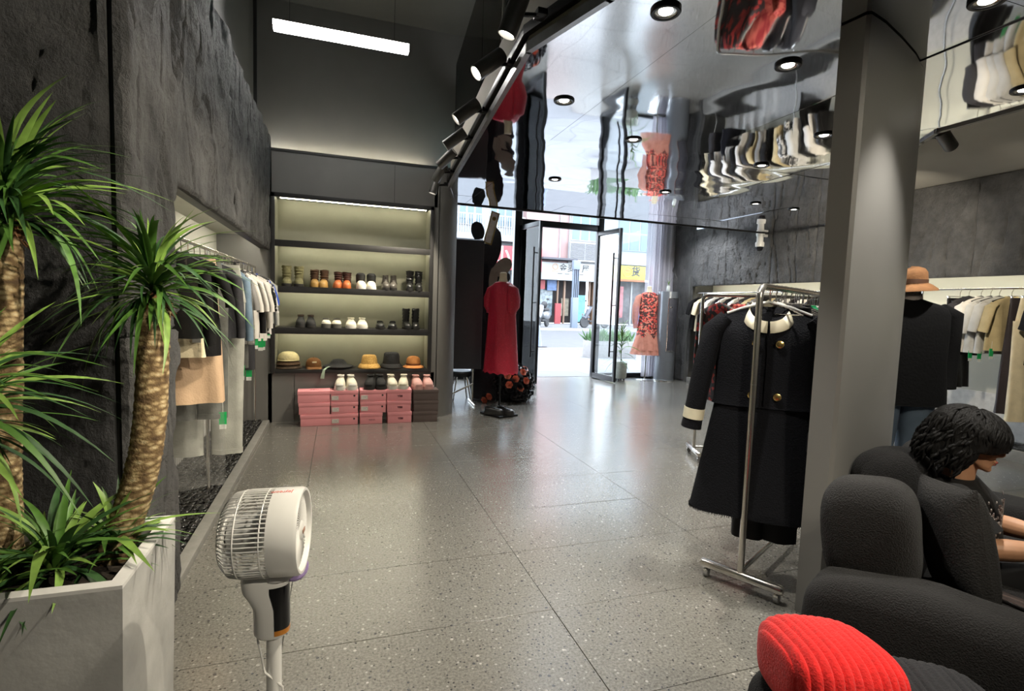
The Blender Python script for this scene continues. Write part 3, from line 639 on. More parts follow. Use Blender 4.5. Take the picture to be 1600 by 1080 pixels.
for i, (b, tg) in enumerate((((4.10,2.83),(6.9,3.3,1.6)), ((4.83,3.70),(6.7,4.9,2.1)), ((5.62,4.62),(6.7,6.6,2.2)))):
    spot_head(['black spotlight on the grey right rim of the mirror ceiling, nearest the camera', 'small spotlight on the right rim, half hidden by the column', 'third spotlight on the right rim, behind the column'][i], (b[0]+.03, b[1]-.03, 2.80), tg, group='spotlights on the right rim', side=(.10,-.03), drop=.03, power=95, angle=75)
DL = [(1.35,2.08),(2.23,2.27),(1.35,3.17),(2.15,3.66),(2.11,5.11),(3.33,3.01),(3.54,3.82),(4.72,5.15),(5.37,5.21),(3.43,5.10),(2.5,1.53),(3.65,2.0)]
ring = MB().lathe([(.046,.010),(.047,-.001),(.052,-.005),(.062,-.005),(.066,0),(.066,.010)], 32).mesh('trim_ring', M_BLACK, 30)
cup = MB().lathe([(.047,.0),(.044,.004),(.030,.006)], 28, caps=False).mesh('reflector', mat('downlight_reflector', (.7,.68,.64), .2, metal=1, var=0))
len_ = MB().lathe([(.031,.004),(.028,.001),(.012,-.001),(.002,-.001)], 20, caps=False).mesh('lens', M_LAMP)
DLL = ['round downlight in the mirror ceiling at the top of the picture, glowing lens', 'large round downlight in the mirror ceiling beside the column', 'round downlight above the double glass door, second nearest along the track side', 'round downlight in the mirror between the two rows, over the door reflection', 'small round downlight in the mirror nearest its street edge, track side', 'downlight in the mirror at the left side of the column, over the clothes reflection', 'downlight in the mirror above the security camera, nearer of that row', 'small downlight in the mirror reflecting the stone wall, left of a pair', 'small downlight in the mirror reflecting the stone wall, right of a pair', 'small downlight in the mirror near the silver curtain', 'downlight at the very top right of the picture in the mirror', 'downlight in the mirror at the right rim over the mannequin']
for i, (x, y) in enumerate(DL):
    t = thing('ceiling_downlight', DLL[i], 'downlight', (x, y, ZC), 0, 'downlights in the mirror ceiling')
    # sit proud of the mirror so that the cup stays visible
    t.location.z = ZC-.006
    link('trim_ring', ring, t); link('reflector', cup, t); link('lens', len_, t)
    l = add_spot((0,0,-.02), (0,0,-2), DOWN_W, 75, .7, NEUT); l.parent = t
# long LED bar hanging in the double-height void
t = thing('pendant_led_bar', 'bright linear LED bar light hanging high over the left aisle', 'pendant light', (.03, 5.2, 3.78))
MB().box((0,0,.03), (1.18,.09,.06), .004).build('housing', M_BLACK, t); MB().box((0,0,-.006), (1.16,.08,.012), .002).build('diffuser', M_LEDBAR, t); MB().box((0,-.047,.03), (1.16,.004,.045)).build('side_diffuser', M_LEDBAR, t)
for x in (-.45,.45): MB().tube([(x,0,.06),(x,0,1.03)], .002, 5).build('cable', M_BLACK, t)
for i, x in enumerate((2.6, 4.2, 5.9)):  # three unseen downlights added to brighten the entrance floor, wall and curtain
    t = thing('ceiling_downlight', ['added entrance downlight above the red dress, over the doorway', 'added entrance downlight above the middle of the doorway', 'added entrance downlight above the peach dress and curtain'][i], 'downlight', (x, 8.25, 3.434), 0, 'added downlights over the entrance')
    link('trim_ring', ring, t); link('reflector', cup, t); link('lens', len_, t)
    l = add_spot((0,0,-.02), (0,0,-2), 120, 120, .5, (.90,.95,1.0)); l.parent = t
# LED strips in the two clothes niches
for nm, lab, x, y, ln, z in (('niche_light_strip', 'light strip hidden in the ceiling of the left clothes niche', -.865, 4.68, 3.5, 2.10), ('niche_light_strip', 'light strip hidden in the ceiling of the right clothes niche', 6.845, 4.9, 7.6, 2.07)):
    t = thing(nm, lab, 'light strip', (x, y, z)); MB().box((0,0,0), (.014, ln, .008)).build('led_strip', emissive('niche_led', (1.0,.95,.80), 34.0), t); MB().box((.016 if x < 0 else -.016,0,-.004), (.012, ln, .03)).build('channel', M_STEEL, t)
# ================================================================== SHELVES, SHOES, HATS, BOXES
su = thing('display_shelf', 'dark built-in display shelf with lit olive bays holding shoes and hats', 'shelf', (.19, 6.5, .57))
def sh(name, mt, x0, x1, y0, y1, z0, z1, bev=.003, par=su):
    return MB().box(((x0+x1)/2-.19, (y0+y1)/2-6.5, (z0+z1)/2-.57), (x1-x0, y1-y0, z1-z0), bev).build(name, mt, par)
sh('back_panel', M_OLIVE, -.70, 1.10, 6.80, 6.83, .57, 2.60, 0)
sh('side_panel', M_OLIVE, -.70, -.675, 6.50, 6.80, .60, 2.58, 0); sh('side_panel', M_OLIVE, 1.065, 1.09, 6.50, 6.80, .60, 2.58, 0)
for x0, x1 in ((-.72,-.675),(1.062,1.105)): sh('frame_upright', M_SHELF, x0, x1, 6.462, 6.52, .575, 2.60)
sh('frame_top', M_SHELF, -.72, 1.105, 6.474, 6.80, 2.585, 2.605); sh('front_lip', M_SHELF, -.72, 1.105, 6.462, 6.475, 2.555, 2.605, .002)
for z in (2.05, 1.535, 1.065):
    bo_ = sh('shelf_board', M_SHELF, -.675, 1.062, 6.474, 6.80, z-.002, z+.036); sh('front_lip', M_SHELF, -.675, 1.062, 6.462, 6.475, z-.036, z+.036, .002, su)
sh('shelf_board', M_SHELF, -.675, 1.062, 6.462, 6.80, .575, .617)
for z in (2.584, 2.047, 1.532, 1.062): sh('led_strip', M_LED, -.64, 1.04, 6.66, 6.672, z-.007, z-.001, 0)

def arch(hw, h, z0, y, n=9, e=.75):
    pts = []
    for k in range(n+1):
        a = PI*k/n; c, s = math.cos(a), math.sin(a)
        pts.append((hw*math.copysign(abs(c)**e, c), y, z0+h*s**e))
    return pts
FOOT = [(-.128,.012),(-.118,.030),(-.095,.041),(-.06,.046),(-.02,.044),(.03,.037),(.07,.034),(.10,.032),(.118,.024),(.126,.010)]
def shoe_parts(t, kind, um, sm, mir=1, H=.2, sole=.03, sl=1.0, wd=1.0, extra=None, seed=0):
    rr = random.Random(seed)
    # sole
    so = MB(); out = [(x*wd*1.06, y*sl*1.02) for y, x in FOOT]+[(-x*wd*1.06, y*sl*1.02) for y, x in reversed(FOOT)]
    so.loft([[(x*.96, y*.985, 0) for x, y in out], [(x*1.0, y, sole*.5) for x, y in out], [(x*.985, y, sole) for x, y in out]]); so.build('sole', sm, t, 50)
    if kind in ('sneaker', 'loafer'):
        hs = {'sneaker': [.026,.042,.054,.066,.082,.098,.103,.104,.100,.085], 'loafer': [.020,.036,.046,.052,.058,.062,.066,.070,.068,.052]}[kind]
        k = H/.135 if kind == 'sneaker' else H/.10
        up = MB(); up.loft([arch(x*wd, h*k, sole*.85, y*sl) for (y, x), h in zip(FOOT, hs)]); up.build('upper', um, t, 60)
        op = MB(); op.lathe([(.030*wd,-.004),(.031*wd,.008),(.024*wd,.010),(.022*wd,-.012)], 16, Matrix.Translation((0,.062*sl,sole*.85+hs[6]*k)) @ Matrix.Scale(1.5,4,(0,1,0)), False); op.build('collar', (extra or um), t)
        if kind == 'sneaker':
            la = MB()
            for j, yy in enumerate((-.045,-.022,.0,.022)):
                zz = sole*.85+lerp(.056,.090,j/3)*k; la.tube([(-.024,yy,zz-.002),(-.010,yy+.004,zz+.007),(.010,yy-.004,zz+.007),(.024,yy,zz-.002)], .0038, 6)
            zz = sole*.85+.098*k
            for s in (-1,1): la.tube([(0,.024,zz),(s*.022,.012,zz+.012),(s*.038,.002,zz-.004),(s*.018,.014,zz)], .0034, 6)
            la.build('laces', extra or um, t)
            to = MB(); to.loft([[(x, .03+.012*q, sole*.85+(.085+.030*q)*k) for x in (-.030,.0,.030)] + [(x, .038+.012*q, sole*.85+(.085+.030*q)*k) for x in (.030,0,-.030)] for q in (-.6,0,.5,.9)]); to.build('tongue', um, t)
            MB().blob((0,-.100*sl,sole+.014*k), (.034*wd,.026,.022*k), .8, 12, 8).build('toe_cap', extra or um, t)
        else:
            MB().box((0,-.008,sole+.055*k), (.066*wd,.022,.012), .004).build('strap', extra or um, t)
    else:
        hs = [.024,.040,.052,.062,.075,.085,.088,.086,.078,.060]
        up = MB(); up.loft([arch(x*wd, h, sole*.85, y*sl) for (y, x), h in zip(FOOT, hs)]); up.build('vamp', extra if (extra and kind != 'rain') else um, t, 60)
        sf = MB(); rings = []; n = 18; m = 10; z0 = sole+.045
        for i in range(m+1):
            q = i/m; z = lerp(z0, H, q); rg = []
            r0 = lerp(.040,.046,q)*wd if kind != 'rain' else lerp(.046,.034,smooth(q*1.6))*wd
            if kind == 'tall': r0 = lerp(.040,.048,q)
            for k in range(n):
                a = 2*PI*k/n
                f = 0
                if kind in ('slouch','tall'): f = .006*math.sin(9*q*PI+2*math.sin(a)+seed)+.004*noise.noise(Vector((math.cos(a)*2, math.sin(a)*2, q*6+seed)))
                rg.append(((r0+f)*math.cos(a), .048+(r0*1.22+f)*math.sin(a)-.012*q, z+(.004*math.sin(2*a+seed) if i == m else 0)))
            rings.append(rg)
        inner = [[(p[0]*.90, .048-.012+(p[1]-.036)*.90, p[2]-.002) for p in rings[-1]], [(p[0]*.86, .036+(p[1]-.036)*.86, p[2]-.03) for p in rings[-1]]]
        sf.loft(rings+inner, True); sf.build('shaft', um, t, 60)
        if kind == 'fur':
            fm = MB(); fm.blob((0,.036,H), (.055,.062,.03), .8, 16, 8, fn=lambda p: p*(1+.14*noise.noise(p*90))); fm.build('fur_cuff', um, t)
        if kind == 'rain':
            ring_ = MB(); ring_.lathe([(.010,0),(.010,.002),(.007,.002),(.007,0)], 14, Matrix.Translation((0,-.003,H-.035)) @ Matrix.Rotation(PI/2,4,'X')); ring_.build('badge', M_STEEL, t)
SHOE_M = dict(
    olive=mat('olive_canvas', srgb(126,122,86), .8, var=.25, vscale=30, bump=.5, bscale=50), brown=mat('dark_brown_suede', srgb(70,48,30), .85, var=.3, bump=.4), tan=mat('tan_leather', srgb(170,132,70), .5, var=.2),
    rust=mat('rust_leather', srgb(172,92,46), .45, var=.15), dbrown=mat('chocolate_suede', srgb(62,36,26), .85, var=.3, bump=.5), white=mat('white_leather', srgb(222,216,196), .5, var=.08), black=mat('black_leather', (.012,.012,.012), .28, var=.1, bump=.2, bscale=40),
    grey=mat('grey_rubber', srgb(74,70,64), .4, var=.1), greysole=mat('grey_sole', srgb(90,88,82), .6), silver=mat('bronze_leather', srgb(120,104,92), .25, metal=.5), pink=mat('dusty_pink_mesh', srgb(214,166,158), .7, var=.1), lime=mat('lime_accent', srgb(190,200,60), .6), matte=mat('black_mesh', (.010,.010,.010), .8, var=.1), wsole=mat('white_sole', srgb(226,222,214), .6), brick=mat('dark_sole', (.02,.018,.016), .7))
m_ = SHOE_M
PAIRS = [ # label stem, xs, z, kind, upper, sole, H, solethick, extra, width
 ('olive canvas slouch boot', (-.56,-.43), 1.571, 'slouch', m_['olive'], m_['brick'], .235, .03, None, 1.05),
 ('dark brown boot with tan toe', (-.26,-.16), 1.571, 'slouch', m_['brown'], m_['tan'], .205, .025, m_['tan'], 1.0),
 ('chocolate suede boot with rust toe', (0.0,.10), 1.571, 'slouch', m_['dbrown'], m_['rust'], .19, .025, m_['rust'], 1.0),
 ('white shoe boot with black furry cuff', (.26,.38), 1.571, 'fur', m_['matte'], m_['wsole'], .165, .03, m_['white'], 1.15),
 ('grey rubber ankle boot with round badge', (.55,.64), 1.571, 'rain', m_['grey'], m_['brick'], .18, .03, None, .95),
 ('shiny black buckled boot', (.84,.95), 1.571, 'tall', m_['black'], m_['brick'], .245, .03, None, .85),
 ('black trainer with bronze toe and lime flash', (-.41,-.30), 1.101, 'sneaker', m_['matte'], m_['brick'], .15, .025, m_['silver'], 1.0),
 ('pale grey platform shoe', (-.13,-.01), 1.101, 'loafer', m_['white'], m_['greysole'], .09, .05, m_['greysole'], 1.1),
 ('white lace-up trainer', (.15,.28), 1.101, 'sneaker', m_['white'], m_['wsole'], .115, .032, m_['white'], 1.1),
 ('low black leather shoe', (.49,.64), 1.101, 'loafer', m_['black'], m_['brick'], .10, .02, m_['black'], 1.1),
 ('tall crumpled black leather boot', (.81,.92), 1.101, 'tall', m_['black'], m_['brick'], .255, .02, None, .9),
]
BOXPAIRS = [('white chunky trainer', (.04,.16), .41, m_['white'], m_['wsole'], m_['wsole']), ('black mesh trainer', (.37,.49), .40, m_['matte'], m_['brick'], m_['matte']), ('off-white chunky trainer', (.62,.76), .40, m_['white'], m_['wsole'], m_['white']), ('dusty pink trainer', (.92,1.05), .40, m_['pink'], m_['pink'], m_['pink'])]
sd = 0
for lb, xs, z, kind, um, sm, H, so, ex, wd in PAIRS:
    shelf_nm = 'upper shoe shelf' if z > 1.4 else 'lower shoe shelf'
    for j, x in enumerate(xs):
        sd += 1
        t = thing('boot' if kind not in ('sneaker','loafer') else 'shoe', f"{lb} on {shelf_nm}, {('left' if j == 0 else 'right')} of the pair", 'shoe', (x, 6.585, z+.001), R(rnd.uniform(-9,9)), 'shoes on the display shelf')
        shoe_parts(t, kind, um, sm, H=H, sole=so, extra=ex, wd=wd*(1.22 if kind == 'sneaker' else 1.08), seed=sd)
# ---- pink and brown shoe boxes
M_PBOX = mat('pink_card', srgb(240,158,164), .55, var=.04, vscale=6); M_BBOX = mat('brown_card', srgb(92,78,74), .6, var=.05, vscale=6); M_STK = mat('white_sticker', srgb(214,205,198), .5, var=.25, vscale=60)
M_INK = mat('maroon_ink', srgb(90,34,44), .5)
STK = [(-.235,.335,'first stack from the wall corner',M_PBOX), (.085,.30,'second stack, under the white trainers',M_PBOX), (.395,.295,'third stack, under the black trainers',M_PBOX), (.70,.285,'fourth stack, under the off-white trainers',M_PBOX), (1.02,.30,'brown stack, under the pink trainers',M_BBOX)]
for si, (x, w, lb, bmx) in enumerate(STK):
    z = 0
    for lv in range(3):
        h = .134 if si != 4 else .131
        ww = w*(1.0 if lv < 2 else (1.04 if si == 0 else 1.02)); dx = rnd.uniform(-.008,.008) - (.02 if si == 0 and lv == 2 else 0); dp = .20
        if si == 2 and lv == 0: ww = w*.88; dx -= .01
        col = 'pink' if si != 4 else 'brown'
        t = thing('shoe_box', f"{col} shoe box, {['bottom','middle','top'][lv]} of the {lb}", 'box', (x+dx, 6.335, z), R(rnd.uniform(-1.5,1.5)), 'shoe boxes stacked on the floor')
        MB().box((0,0,(h-.004)/2), (ww-.008, dp-.008, h-.006), .003).build('box_body', bmx, t)
        MB().box((0,0,h-.0215), (ww, dp, .041), .003).build('lid', bmx, t)
        if si in (1,2) and not (si == 2 and lv == 0):
            MB().box((-ww/2+.05,-dp/2+.002,.05), (.075,.004,.048)).build('label_sticker', M_STK, t)
            MB().lathe([(.011,0),(.011,.003)], 16, Matrix.Translation((ww/2-.045,-dp/2+.004,.072)) @ Matrix.Rotation(PI/2,4,'X')).build('finger_hole', M_BLACKP, t)
        elif si == 3: text_obj('YSBI', .032, M_INK, t, (.01,-dp/2+.003,.055), depth=.001, name='brand_lettering', bold=.0015)
        elif si == 2: text_obj('YEARCON', .016, M_INK, t, (.01,-dp/2+.003,.05), depth=.001, name='brand_lettering')
        if si == 0 and lv == 2: text_obj('CBIU', .045, mat('pale_pink_ink', srgb(190,100,110), .5), t, (0,.0,h+.0004), rot=(0,0,0), depth=.0006, name='brand_lettering')
        z += h
for pi_, (lb, xs, z, um, sm, ex) in enumerate(BOXPAIRS):
    for j, x in enumerate(xs):
        sd += 1; zz = .4025 if pi_ != 3 else .3935
        t = thing('shoe', f"{lb} on top of the {'pink' if pi_ != 3 else 'brown'} boxes, {('left' if j == 0 else 'right')} one of its pair", 'shoe', (x-.005, 6.335, zz), R(rnd.uniform(-12,12)), 'trainers on the shoe boxes')
        shoe_parts(t, 'sneaker', um, sm, H=.155, sole=.040, extra=ex, wd=1.34, seed=sd, sl=.78)
# ---- hats on the bottom shelf
ZH = .618
def hat(name, label, loc, prof, mt, band=None, rz=0, sy=1.15, wob=.0, n=36):
    t = thing(name, label, 'hat', loc, rz, 'hats on the bottom shelf'); m = MB()
    cut = max(i for i, (r, z) in enumerate(prof) if i <= len(prof)-1 and r >= max(p[0] for p in prof)*.999)
    def rings(pr): return [[(r*math.cos(a)*(1+wob*noise.noise(Vector((math.cos(a)*2,math.sin(a)*2,z*20+loc[0]*9)))), sy*r*math.sin(a)*(1+wob*noise.noise(Vector((math.cos(a)*2,math.sin(a)*2,z*20+4)))), z+wob*.12*r*math.sin(3*a)*(r > .1)) for a in [2*PI*k/n for k in range(n)]] for r, z in pr]
    bi = next(i for i, (r, z) in enumerate(prof) if r < max(p[0] for p in prof)*.72) if len(prof) > 4 else 2
    MB().loft(rings(prof[bi-1:]), True).build('crown', mt, t, 60)
    MB().loft(rings(prof[:bi]), True).build('brim', mt, t, 60)
    if band: MB().lathe([(r*1.02, z) for r, z in band[0]], n, None, False, sy).build('hat_band', band[1], t)
    return t
M_STRAW = pattern('mustard_knit', [(.2, srgb(178,132,60)), (.7, srgb(206,166,92))], 70, 'voronoi', .85, .5); M_FELT = mat('orange_felt', srgb(200,132,70), .85, var=.1, bump=.3, bscale=90); M_BFELT = mat('black_cloth', (.012,.012,.012), .85, var=.15, bump=.4)
BUCK = [(.135,.003),(.138,.012),(.125,.03),(.112,.045),(.100,.055),(.096,.075),(.090,.11),(.080,.145),(.066,.158),(.03,.163),(.004,.164)]
hat('bucket_hat', 'mustard knitted bucket hat on the bottom shelf', (.37,6.60,ZH), BUCK, M_STRAW, wob=.05)
BB = [(.135,.003),(.14,.012),(.128,.03),(.115,.045),(.104,.055),(.100,.09),(.096,.14),(.088,.175),(.07,.19),(.03,.192),(.004,.19)]
hat('bucket_hat', 'tall black bucket hat on the bottom shelf, between the mustard and orange hats', (.635,6.60,ZH), BB, M_BFELT, wob=.10)
CL = [(.128,.004),(.131,.010),(.118,.022),(.100,.030),(.088,.036),(.088,.06),(.086,.09),(.078,.118),(.058,.137),(.03,.145),(.004,.147)]
hat('cloche_hat', 'orange felt cloche hat with brown ribbon on the bottom shelf', (.905,6.60,ZH), CL, M_FELT, band=([(.090,.032),(.090,.058)], mat('brown_ribbon', srgb(120,70,36), .6)))
# caps
def cap(label, loc, mt, rz, s=1.0):
    t = thing('baseball_cap', label, 'hat', loc, rz, 'hats on the bottom shelf')
    MB().loft([[(r*s*math.cos(a), r*1.1*s*math.sin(a), z*s) for a in [2*PI*k/28 for k in range(28)]] for r, z in ((.088,.0),(.089,.03),(.084,.07),(.068,.10),(.04,.118),(.004,.122))]).build('crown', mt, t, 60)
    b = MB(); rows = []
    for j in range(7):
        q = j/6; rows.append([(math.sin(a)*(.082+.012*q)*s, (-.06*math.cos(a)-.04-.085*q*math.cos(a)**.5)*s, (.020-.016*q-.012*math.sin(a)**2*q+.0)*s) for a in [R(-80+160*k/14) for k in range(15)]])
    b.loft(rows, False, False); b.loft([[(x,y,z-.004) for x,y,z in r] for r in rows][::-1], False, False); b.build('peak', mt, t, 60)
    MB().blob((0,0,.122*s), (.008,.008,.005), 1, 10, 6).build('button', mt, t); return t
c1 = cap('brown corduroy baseball cap on the bottom shelf', (-.27,6.64,ZH), mat('brown_cord', srgb(112,72,30), .85, var=.15, bump=.3), R(8))
MB().box((0,-.092,.075), (.05,.003,.018), .001).build('cap_badge', mat('cream_patch', srgb(206,190,150), .6), c1)
t = thing('beret', 'flat black beret with ribbon and tag on the bottom shelf', 'hat', (.01,6.60,ZH), 0, 'hats on the bottom shelf')
MB().loft([[(r*math.cos(a)*(1+.05*math.sin(3*a)), .95*r*math.sin(a), z) for a in [2*PI*k/30 for k in range(30)]] for r, z in ((.09,.0),(.17,.012),(.175,.024),(.15,.036),(.10,.05),(.085,.075),(.06,.10),(.02,.108))]).build('crown', M_BFELT, t, 60)
rb = MB(); rb.loft([[(-.10,-.10,.035),(-.08,-.12,.034)],[(-.14,-.13,.022),(-.12,-.15,.020)],[(-.17,-.16,.0),(-.145,-.165,-.002)],[(-.185,-.175,-.05),(-.15,-.175,-.05)],[(-.20,-.178,-.10),(-.155,-.178,-.105)]], False, False); rb.build('price_tag', mat('pale_green_ribbon', srgb(150,170,148), .6), t)
for i, (lb, mt, r, h, dz) in enumerate((('dark tweed flat hat, bottom of the hat pile beside the clothes rail', mat('tweed', srgb(60,46,30), .9, var=.5, vscale=60), .145, .045, 0), ('brown tweed hat, middle of the hat pile beside the clothes rail', mat('tweed_brown', srgb(74,54,34), .9, var=.5, vscale=60), .13, .05, .042), ('cream wool hat, top of the hat pile beside the clothes rail', mat('cream_wool', srgb(212,200,150), .9, var=.1, bump=.5), .115, .11, .088))):
    t = thing('wool_hat', lb, 'hat', (-.545,6.62,ZH+dz), 0, 'hats on the bottom shelf')
    MB().loft([[(q*r*math.cos(a)*(1+.04*math.sin(4*a+i)), q*r*math.sin(a), z*h) for a in [2*PI*k/28 for k in range(28)]] for q, z in ((.93,.0),(1,.15),(.98,.4),(.85,.7),(.55,.93),(.05,1))]).build('crown', mt, t, 60)
    MB().lathe([(r*1.0,0.002),(r*1.05,.008),(r*1.0,.014)], 28).build('brim', mt, t)
# ================================================================== CLOTHES
def cl(name, c, **k): 
    d = dict(rough=.85, var=.08, vscale=12, bump=.25, bscale=90, spec=.2); d.update(k); return mat(name, srgb(*c), **d)
K = dict(black=cl('black_cotton', (16,15,16)), white=cl('white_cotton', (212,207,200)), cream=cl('cream_cotton', (222,208,176)), char=cl('charcoal_cotton', (52,51,54)), grey=cl('grey_cotton', (132,130,128)), lgrey=cl('light_grey_cotton', (196,194,190)),
    beige=cl('beige_satin', (196,166,136), rough=.45), sand=cl('sand_cotton', (190,172,132)), navy=cl('navy_wool', (20,21,30), sheen=.2), denim=cl('blue_denim', (112,132,150), var=.3, vscale=8), gdenim=cl('grey_denim', (98,99,95), var=.4, vscale=7), ldenim=cl('pale_grey_denim', (168,168,160), var=.2, vscale=6), cdenim=cl('charcoal_denim', (62,62,66), var=.4, vscale=8),
    blue=cl('royal_blue_cotton', (40,80,190)), satin=cl('dark_satin', (58,52,54), rough=.32), leather=cl('black_faux_leather', (24,23,23), rough=.35, bump=.5, bscale=14), green=cl('green_cotton', (30,130,80)), red=cl('red_cotton', (180,40,40)))
K['lace'] = sheer('black_lace', (.008,.008,.008), .82); K['sheer'] = sheer('grey_chiffon', (.18,.18,.17), .55); K['tulle'] = sheer('pale_tulle', (.30,.30,.29), .19-.06)
K['floral'] = pattern('red_black_floral', [(.3, srgb(20,11,11)), (.70, srgb(18,10,10)), (.76, srgb(130,24,26)), (.95, srgb(160,42,36))], 26, 'cells', .7)
K['coral'] = pattern('coral_print', [(.2, srgb(196,88,78)), (.5, srgb(214,110,92)), (.75, srgb(150,40,44))], 34, 'cells', .7)
K['print'] = pattern('black_white_print', [(.3, srgb(24,24,26)), (.5, srgb(40,40,42)), (.56, srgb(205,202,198))], 40, 'cells', .7)
K['stripe'] = pattern('black_white_stripe', [(.45, srgb(30,30,32)), (.55, srgb(200,198,192))], 12, 'wave', .7)
M_TAG = mat('green_swing_tag', srgb(20,160,84), .5, var=.03); M_TAGW = mat('white_swing_tag', srgb(215,215,210), .5)
M_HANG = dict(black=M_BLACKP, steel=M_STEEL, clear=mat('pale_hanger', (.55,.55,.53), .3), wood=mat('wood_hanger', srgb(150,110,66), .5, var=.2, stretch=(1,1,.2)))
def ring_xy(hw, th, z, n, ex, fold, ph, cx=0, cy=0, nf=5):
    out = []
    for k in range(n):
        a = 2*PI*k/n; c, s = math.cos(a), math.sin(a)
        f = fold*math.sin(nf*a+ph+z*3)
        out.append((cx+hw*math.copysign(abs(c)**ex, c)+f*.3*c, cy+th*math.copysign(abs(s)**.85, s)+f*s*.9, z))
    return out
def hanger(t, hm, w, clips=False, rr=.013):
    h = MB(); h.tube([(.0,.016,.008),(0,.010,.019),(0,0,.023),(0,-.012,.017),(0,-.016,.002),(0,-.010,-.014),(0,0,-.03),(0,0,-.072)], .0028, 6)
    hk = h.build('hook', M_STEEL, t)
    b = MB()
    if clips:
        b.tube([(-w,0,-.075),(w,0,-.075)], .004, 6)
        for s in (-1,1): b.box((s*w*.85,0,-.095), (.02,.016,.045), .003)
    else: b.tube([(-w,0,-.135),(-w*.55,0,-.10),(0,0,-.070),(w*.55,0,-.10),(w,0,-.135)], rr*.6, 8)
    b.build('hanger_bar', hm, t)
def garment(kind, mt, label, group, loc, rz, w=.20, length=.6, sl=.2, hm='black', tagc=0, seed=1, cat='clothing', name=None, wide=1.0):
    rr = random.Random(seed); ph = rr.uniform(0,6)
    nm = name or dict(tee='t_shirt', top='long_sleeved_top', dress='dress', pants='trousers', skirt='skirt', cami='camisole', jacket='jacket', coat='coat')[kind]
    t = thing(nm, label, cat, loc, rz, group)
    n = 26
    if kind in ('tee','top','dress','jacket','coat'):
        hanger(t, M_HANG[hm], w*.92)
        zt = -.078; th = .03 if kind != 'coat' else .05
        prof = [(zt, .070, .020), (zt-.012, .085, .026), (zt-.032, w*.66, .028), (zt-.052, w*.88, .030), (zt-.075, w*.99, .034), (zt-.12, w*1.02, th)]
        m = 9
        for i in range(1, m+1):
            q = i/m; z = zt-.12-(length-.12)*q
            hw = w*(1.0-.05*math.sin(PI*min(1,q*1.6)))*(1+(.28 if kind == 'dress' else .03)*q*wide)
            prof.append((z, hw, th*(1+.5*q)))
        b = MB(); rings = [ring_xy(hw, t_, z, n, .72, (.011+.020*min(1, (zt-z)/max(length,.1)))*(0 if i < 3 else 1), ph) for i, (z, hw, t_) in enumerate(prof)]
        b.loft(rings, True); b.build('body', mt, t, 70)
        if sl > 0:
            for s in (-1, 1):
                long = sl > .32; sp = .055 if not long else .03
                pts = [(s*(w-.05), 0, zt-.085), (s*(w+.005), 0, zt-.12), (s*(w+sp*.6), .004*s, zt-.10-sl*.45), (s*(w+sp), .006*s, zt-.10-sl*.8), (s*(w+sp*1.05), .006, zt-.10-sl)]
                ra = [.052,.068,.066,.062,.064] if not long else [.052,.062,.054,.048,.046]
                sm_ = MB(); sm_.tube(pts, ra, 14, True, None, .55 if long else .42); sm_.build('sleeve', mt, t, 70)
        if kind in ('tee','top') : 
            nk = MB(); nk.tube([(.070*math.cos(a), .022*math.sin(a), zt-.002-.016*(math.sin(a) < 0)*abs(math.sin(a))) for a in [2*PI*k/18 for k in range(19)]], .007, 6, False); nk.build('neckband', mt, t, 70)
    elif kind == 'cami':
        hanger(t, M_HANG[hm], w*.9); zt = -.20
        st = MB()
        for s in (-1,1): st.tube([(s*.09,0,-.105),(s*.10,-.01,zt-.02)], .006, 6)
        st.build('strap', mt, t)
        b = MB(); b.loft([ring_xy(hw, t_, z, n, .7, .010*(i > 0), ph) for i, (z, hw, t_) in enumerate([(zt,.10,.02),(zt-.03,.15,.028),(zt-.12,w*.95,.032),(zt-length*.5,w*.95,.036),(zt-length,w*1.05,.045)])]); b.build('body', mt, t, 70)
        lc = MB(); lc.loft([ring_xy(hw, t_, z, n, .7, .011, ph) for z, hw, t_ in [(zt-length+.002,w*1.05,.046),(zt-length-.05,w*1.09,.050)]]); lc.build('lace_hem', K['lace'] if mt is K['black'] else mt, t, 70)
    elif kind == 'skirt':
        hanger(t, M_HANG[hm], w*.85, True); zt = -.095
        b = MB(); b.loft([ring_xy(w*(.80+.35*q*wide), .024+.04*q, zt-.035-(length-.035)*q, n, .75, .028*q, ph, nf=6) for q in [i/9 for i in range(10)]]); b.build('skirt_body', mt, t, 70)
        bb = MB(); bb.loft([ring_xy(w*.80, .026, zt, n, .75, 0, ph), ring_xy(w*.815, .027, zt-.038, n, .75, 0, ph)]); bb.build('waistband', mt, t, 70)
    elif kind == 'pants':
        hanger(t, M_HANG[hm], w*.85, True); zt = -.095
        bb = MB(); bb.loft([ring_xy(w*.84, .028, zt, n, .7, 0, ph), ring_xy(w*.86, .030, zt-.042, n, .7, 0, ph)]); bb.build('waistband', mt, t, 70)
        b = MB(); b.loft([ring_xy(w*(.86+.14*q), .030+.016*q, zt-.04-.22*q, n, .7, .003*q, ph) for q in [i/4 for i in range(5)]]); b.build('seat', mt, t, 70)
        for s in (-1, 1):
            lg = MB(); lg.loft([ring_xy(w*lerp(.52,.44,q)*wide, .046-.008*q, zt-.24-(length-.24)*q, 18, .9, .011, ph+s, s*w*.50, .006*s) for q in [i/8 for i in range(9)]]); lg.build('leg', mt, t, 70)
            if length > .5:
                hmm = MB(); z = zt-length+.03; hmm.loft([ring_xy(w*.45*wide, .041, z, 18, .75, .007, ph+s, s*w*.50, .004*s), ring_xy(w*.45*wide, .041, z-.034, 18, .75, .007, ph+s, s*w*.50, .004*s)]); hmm.build('hem', mt, t, 70)
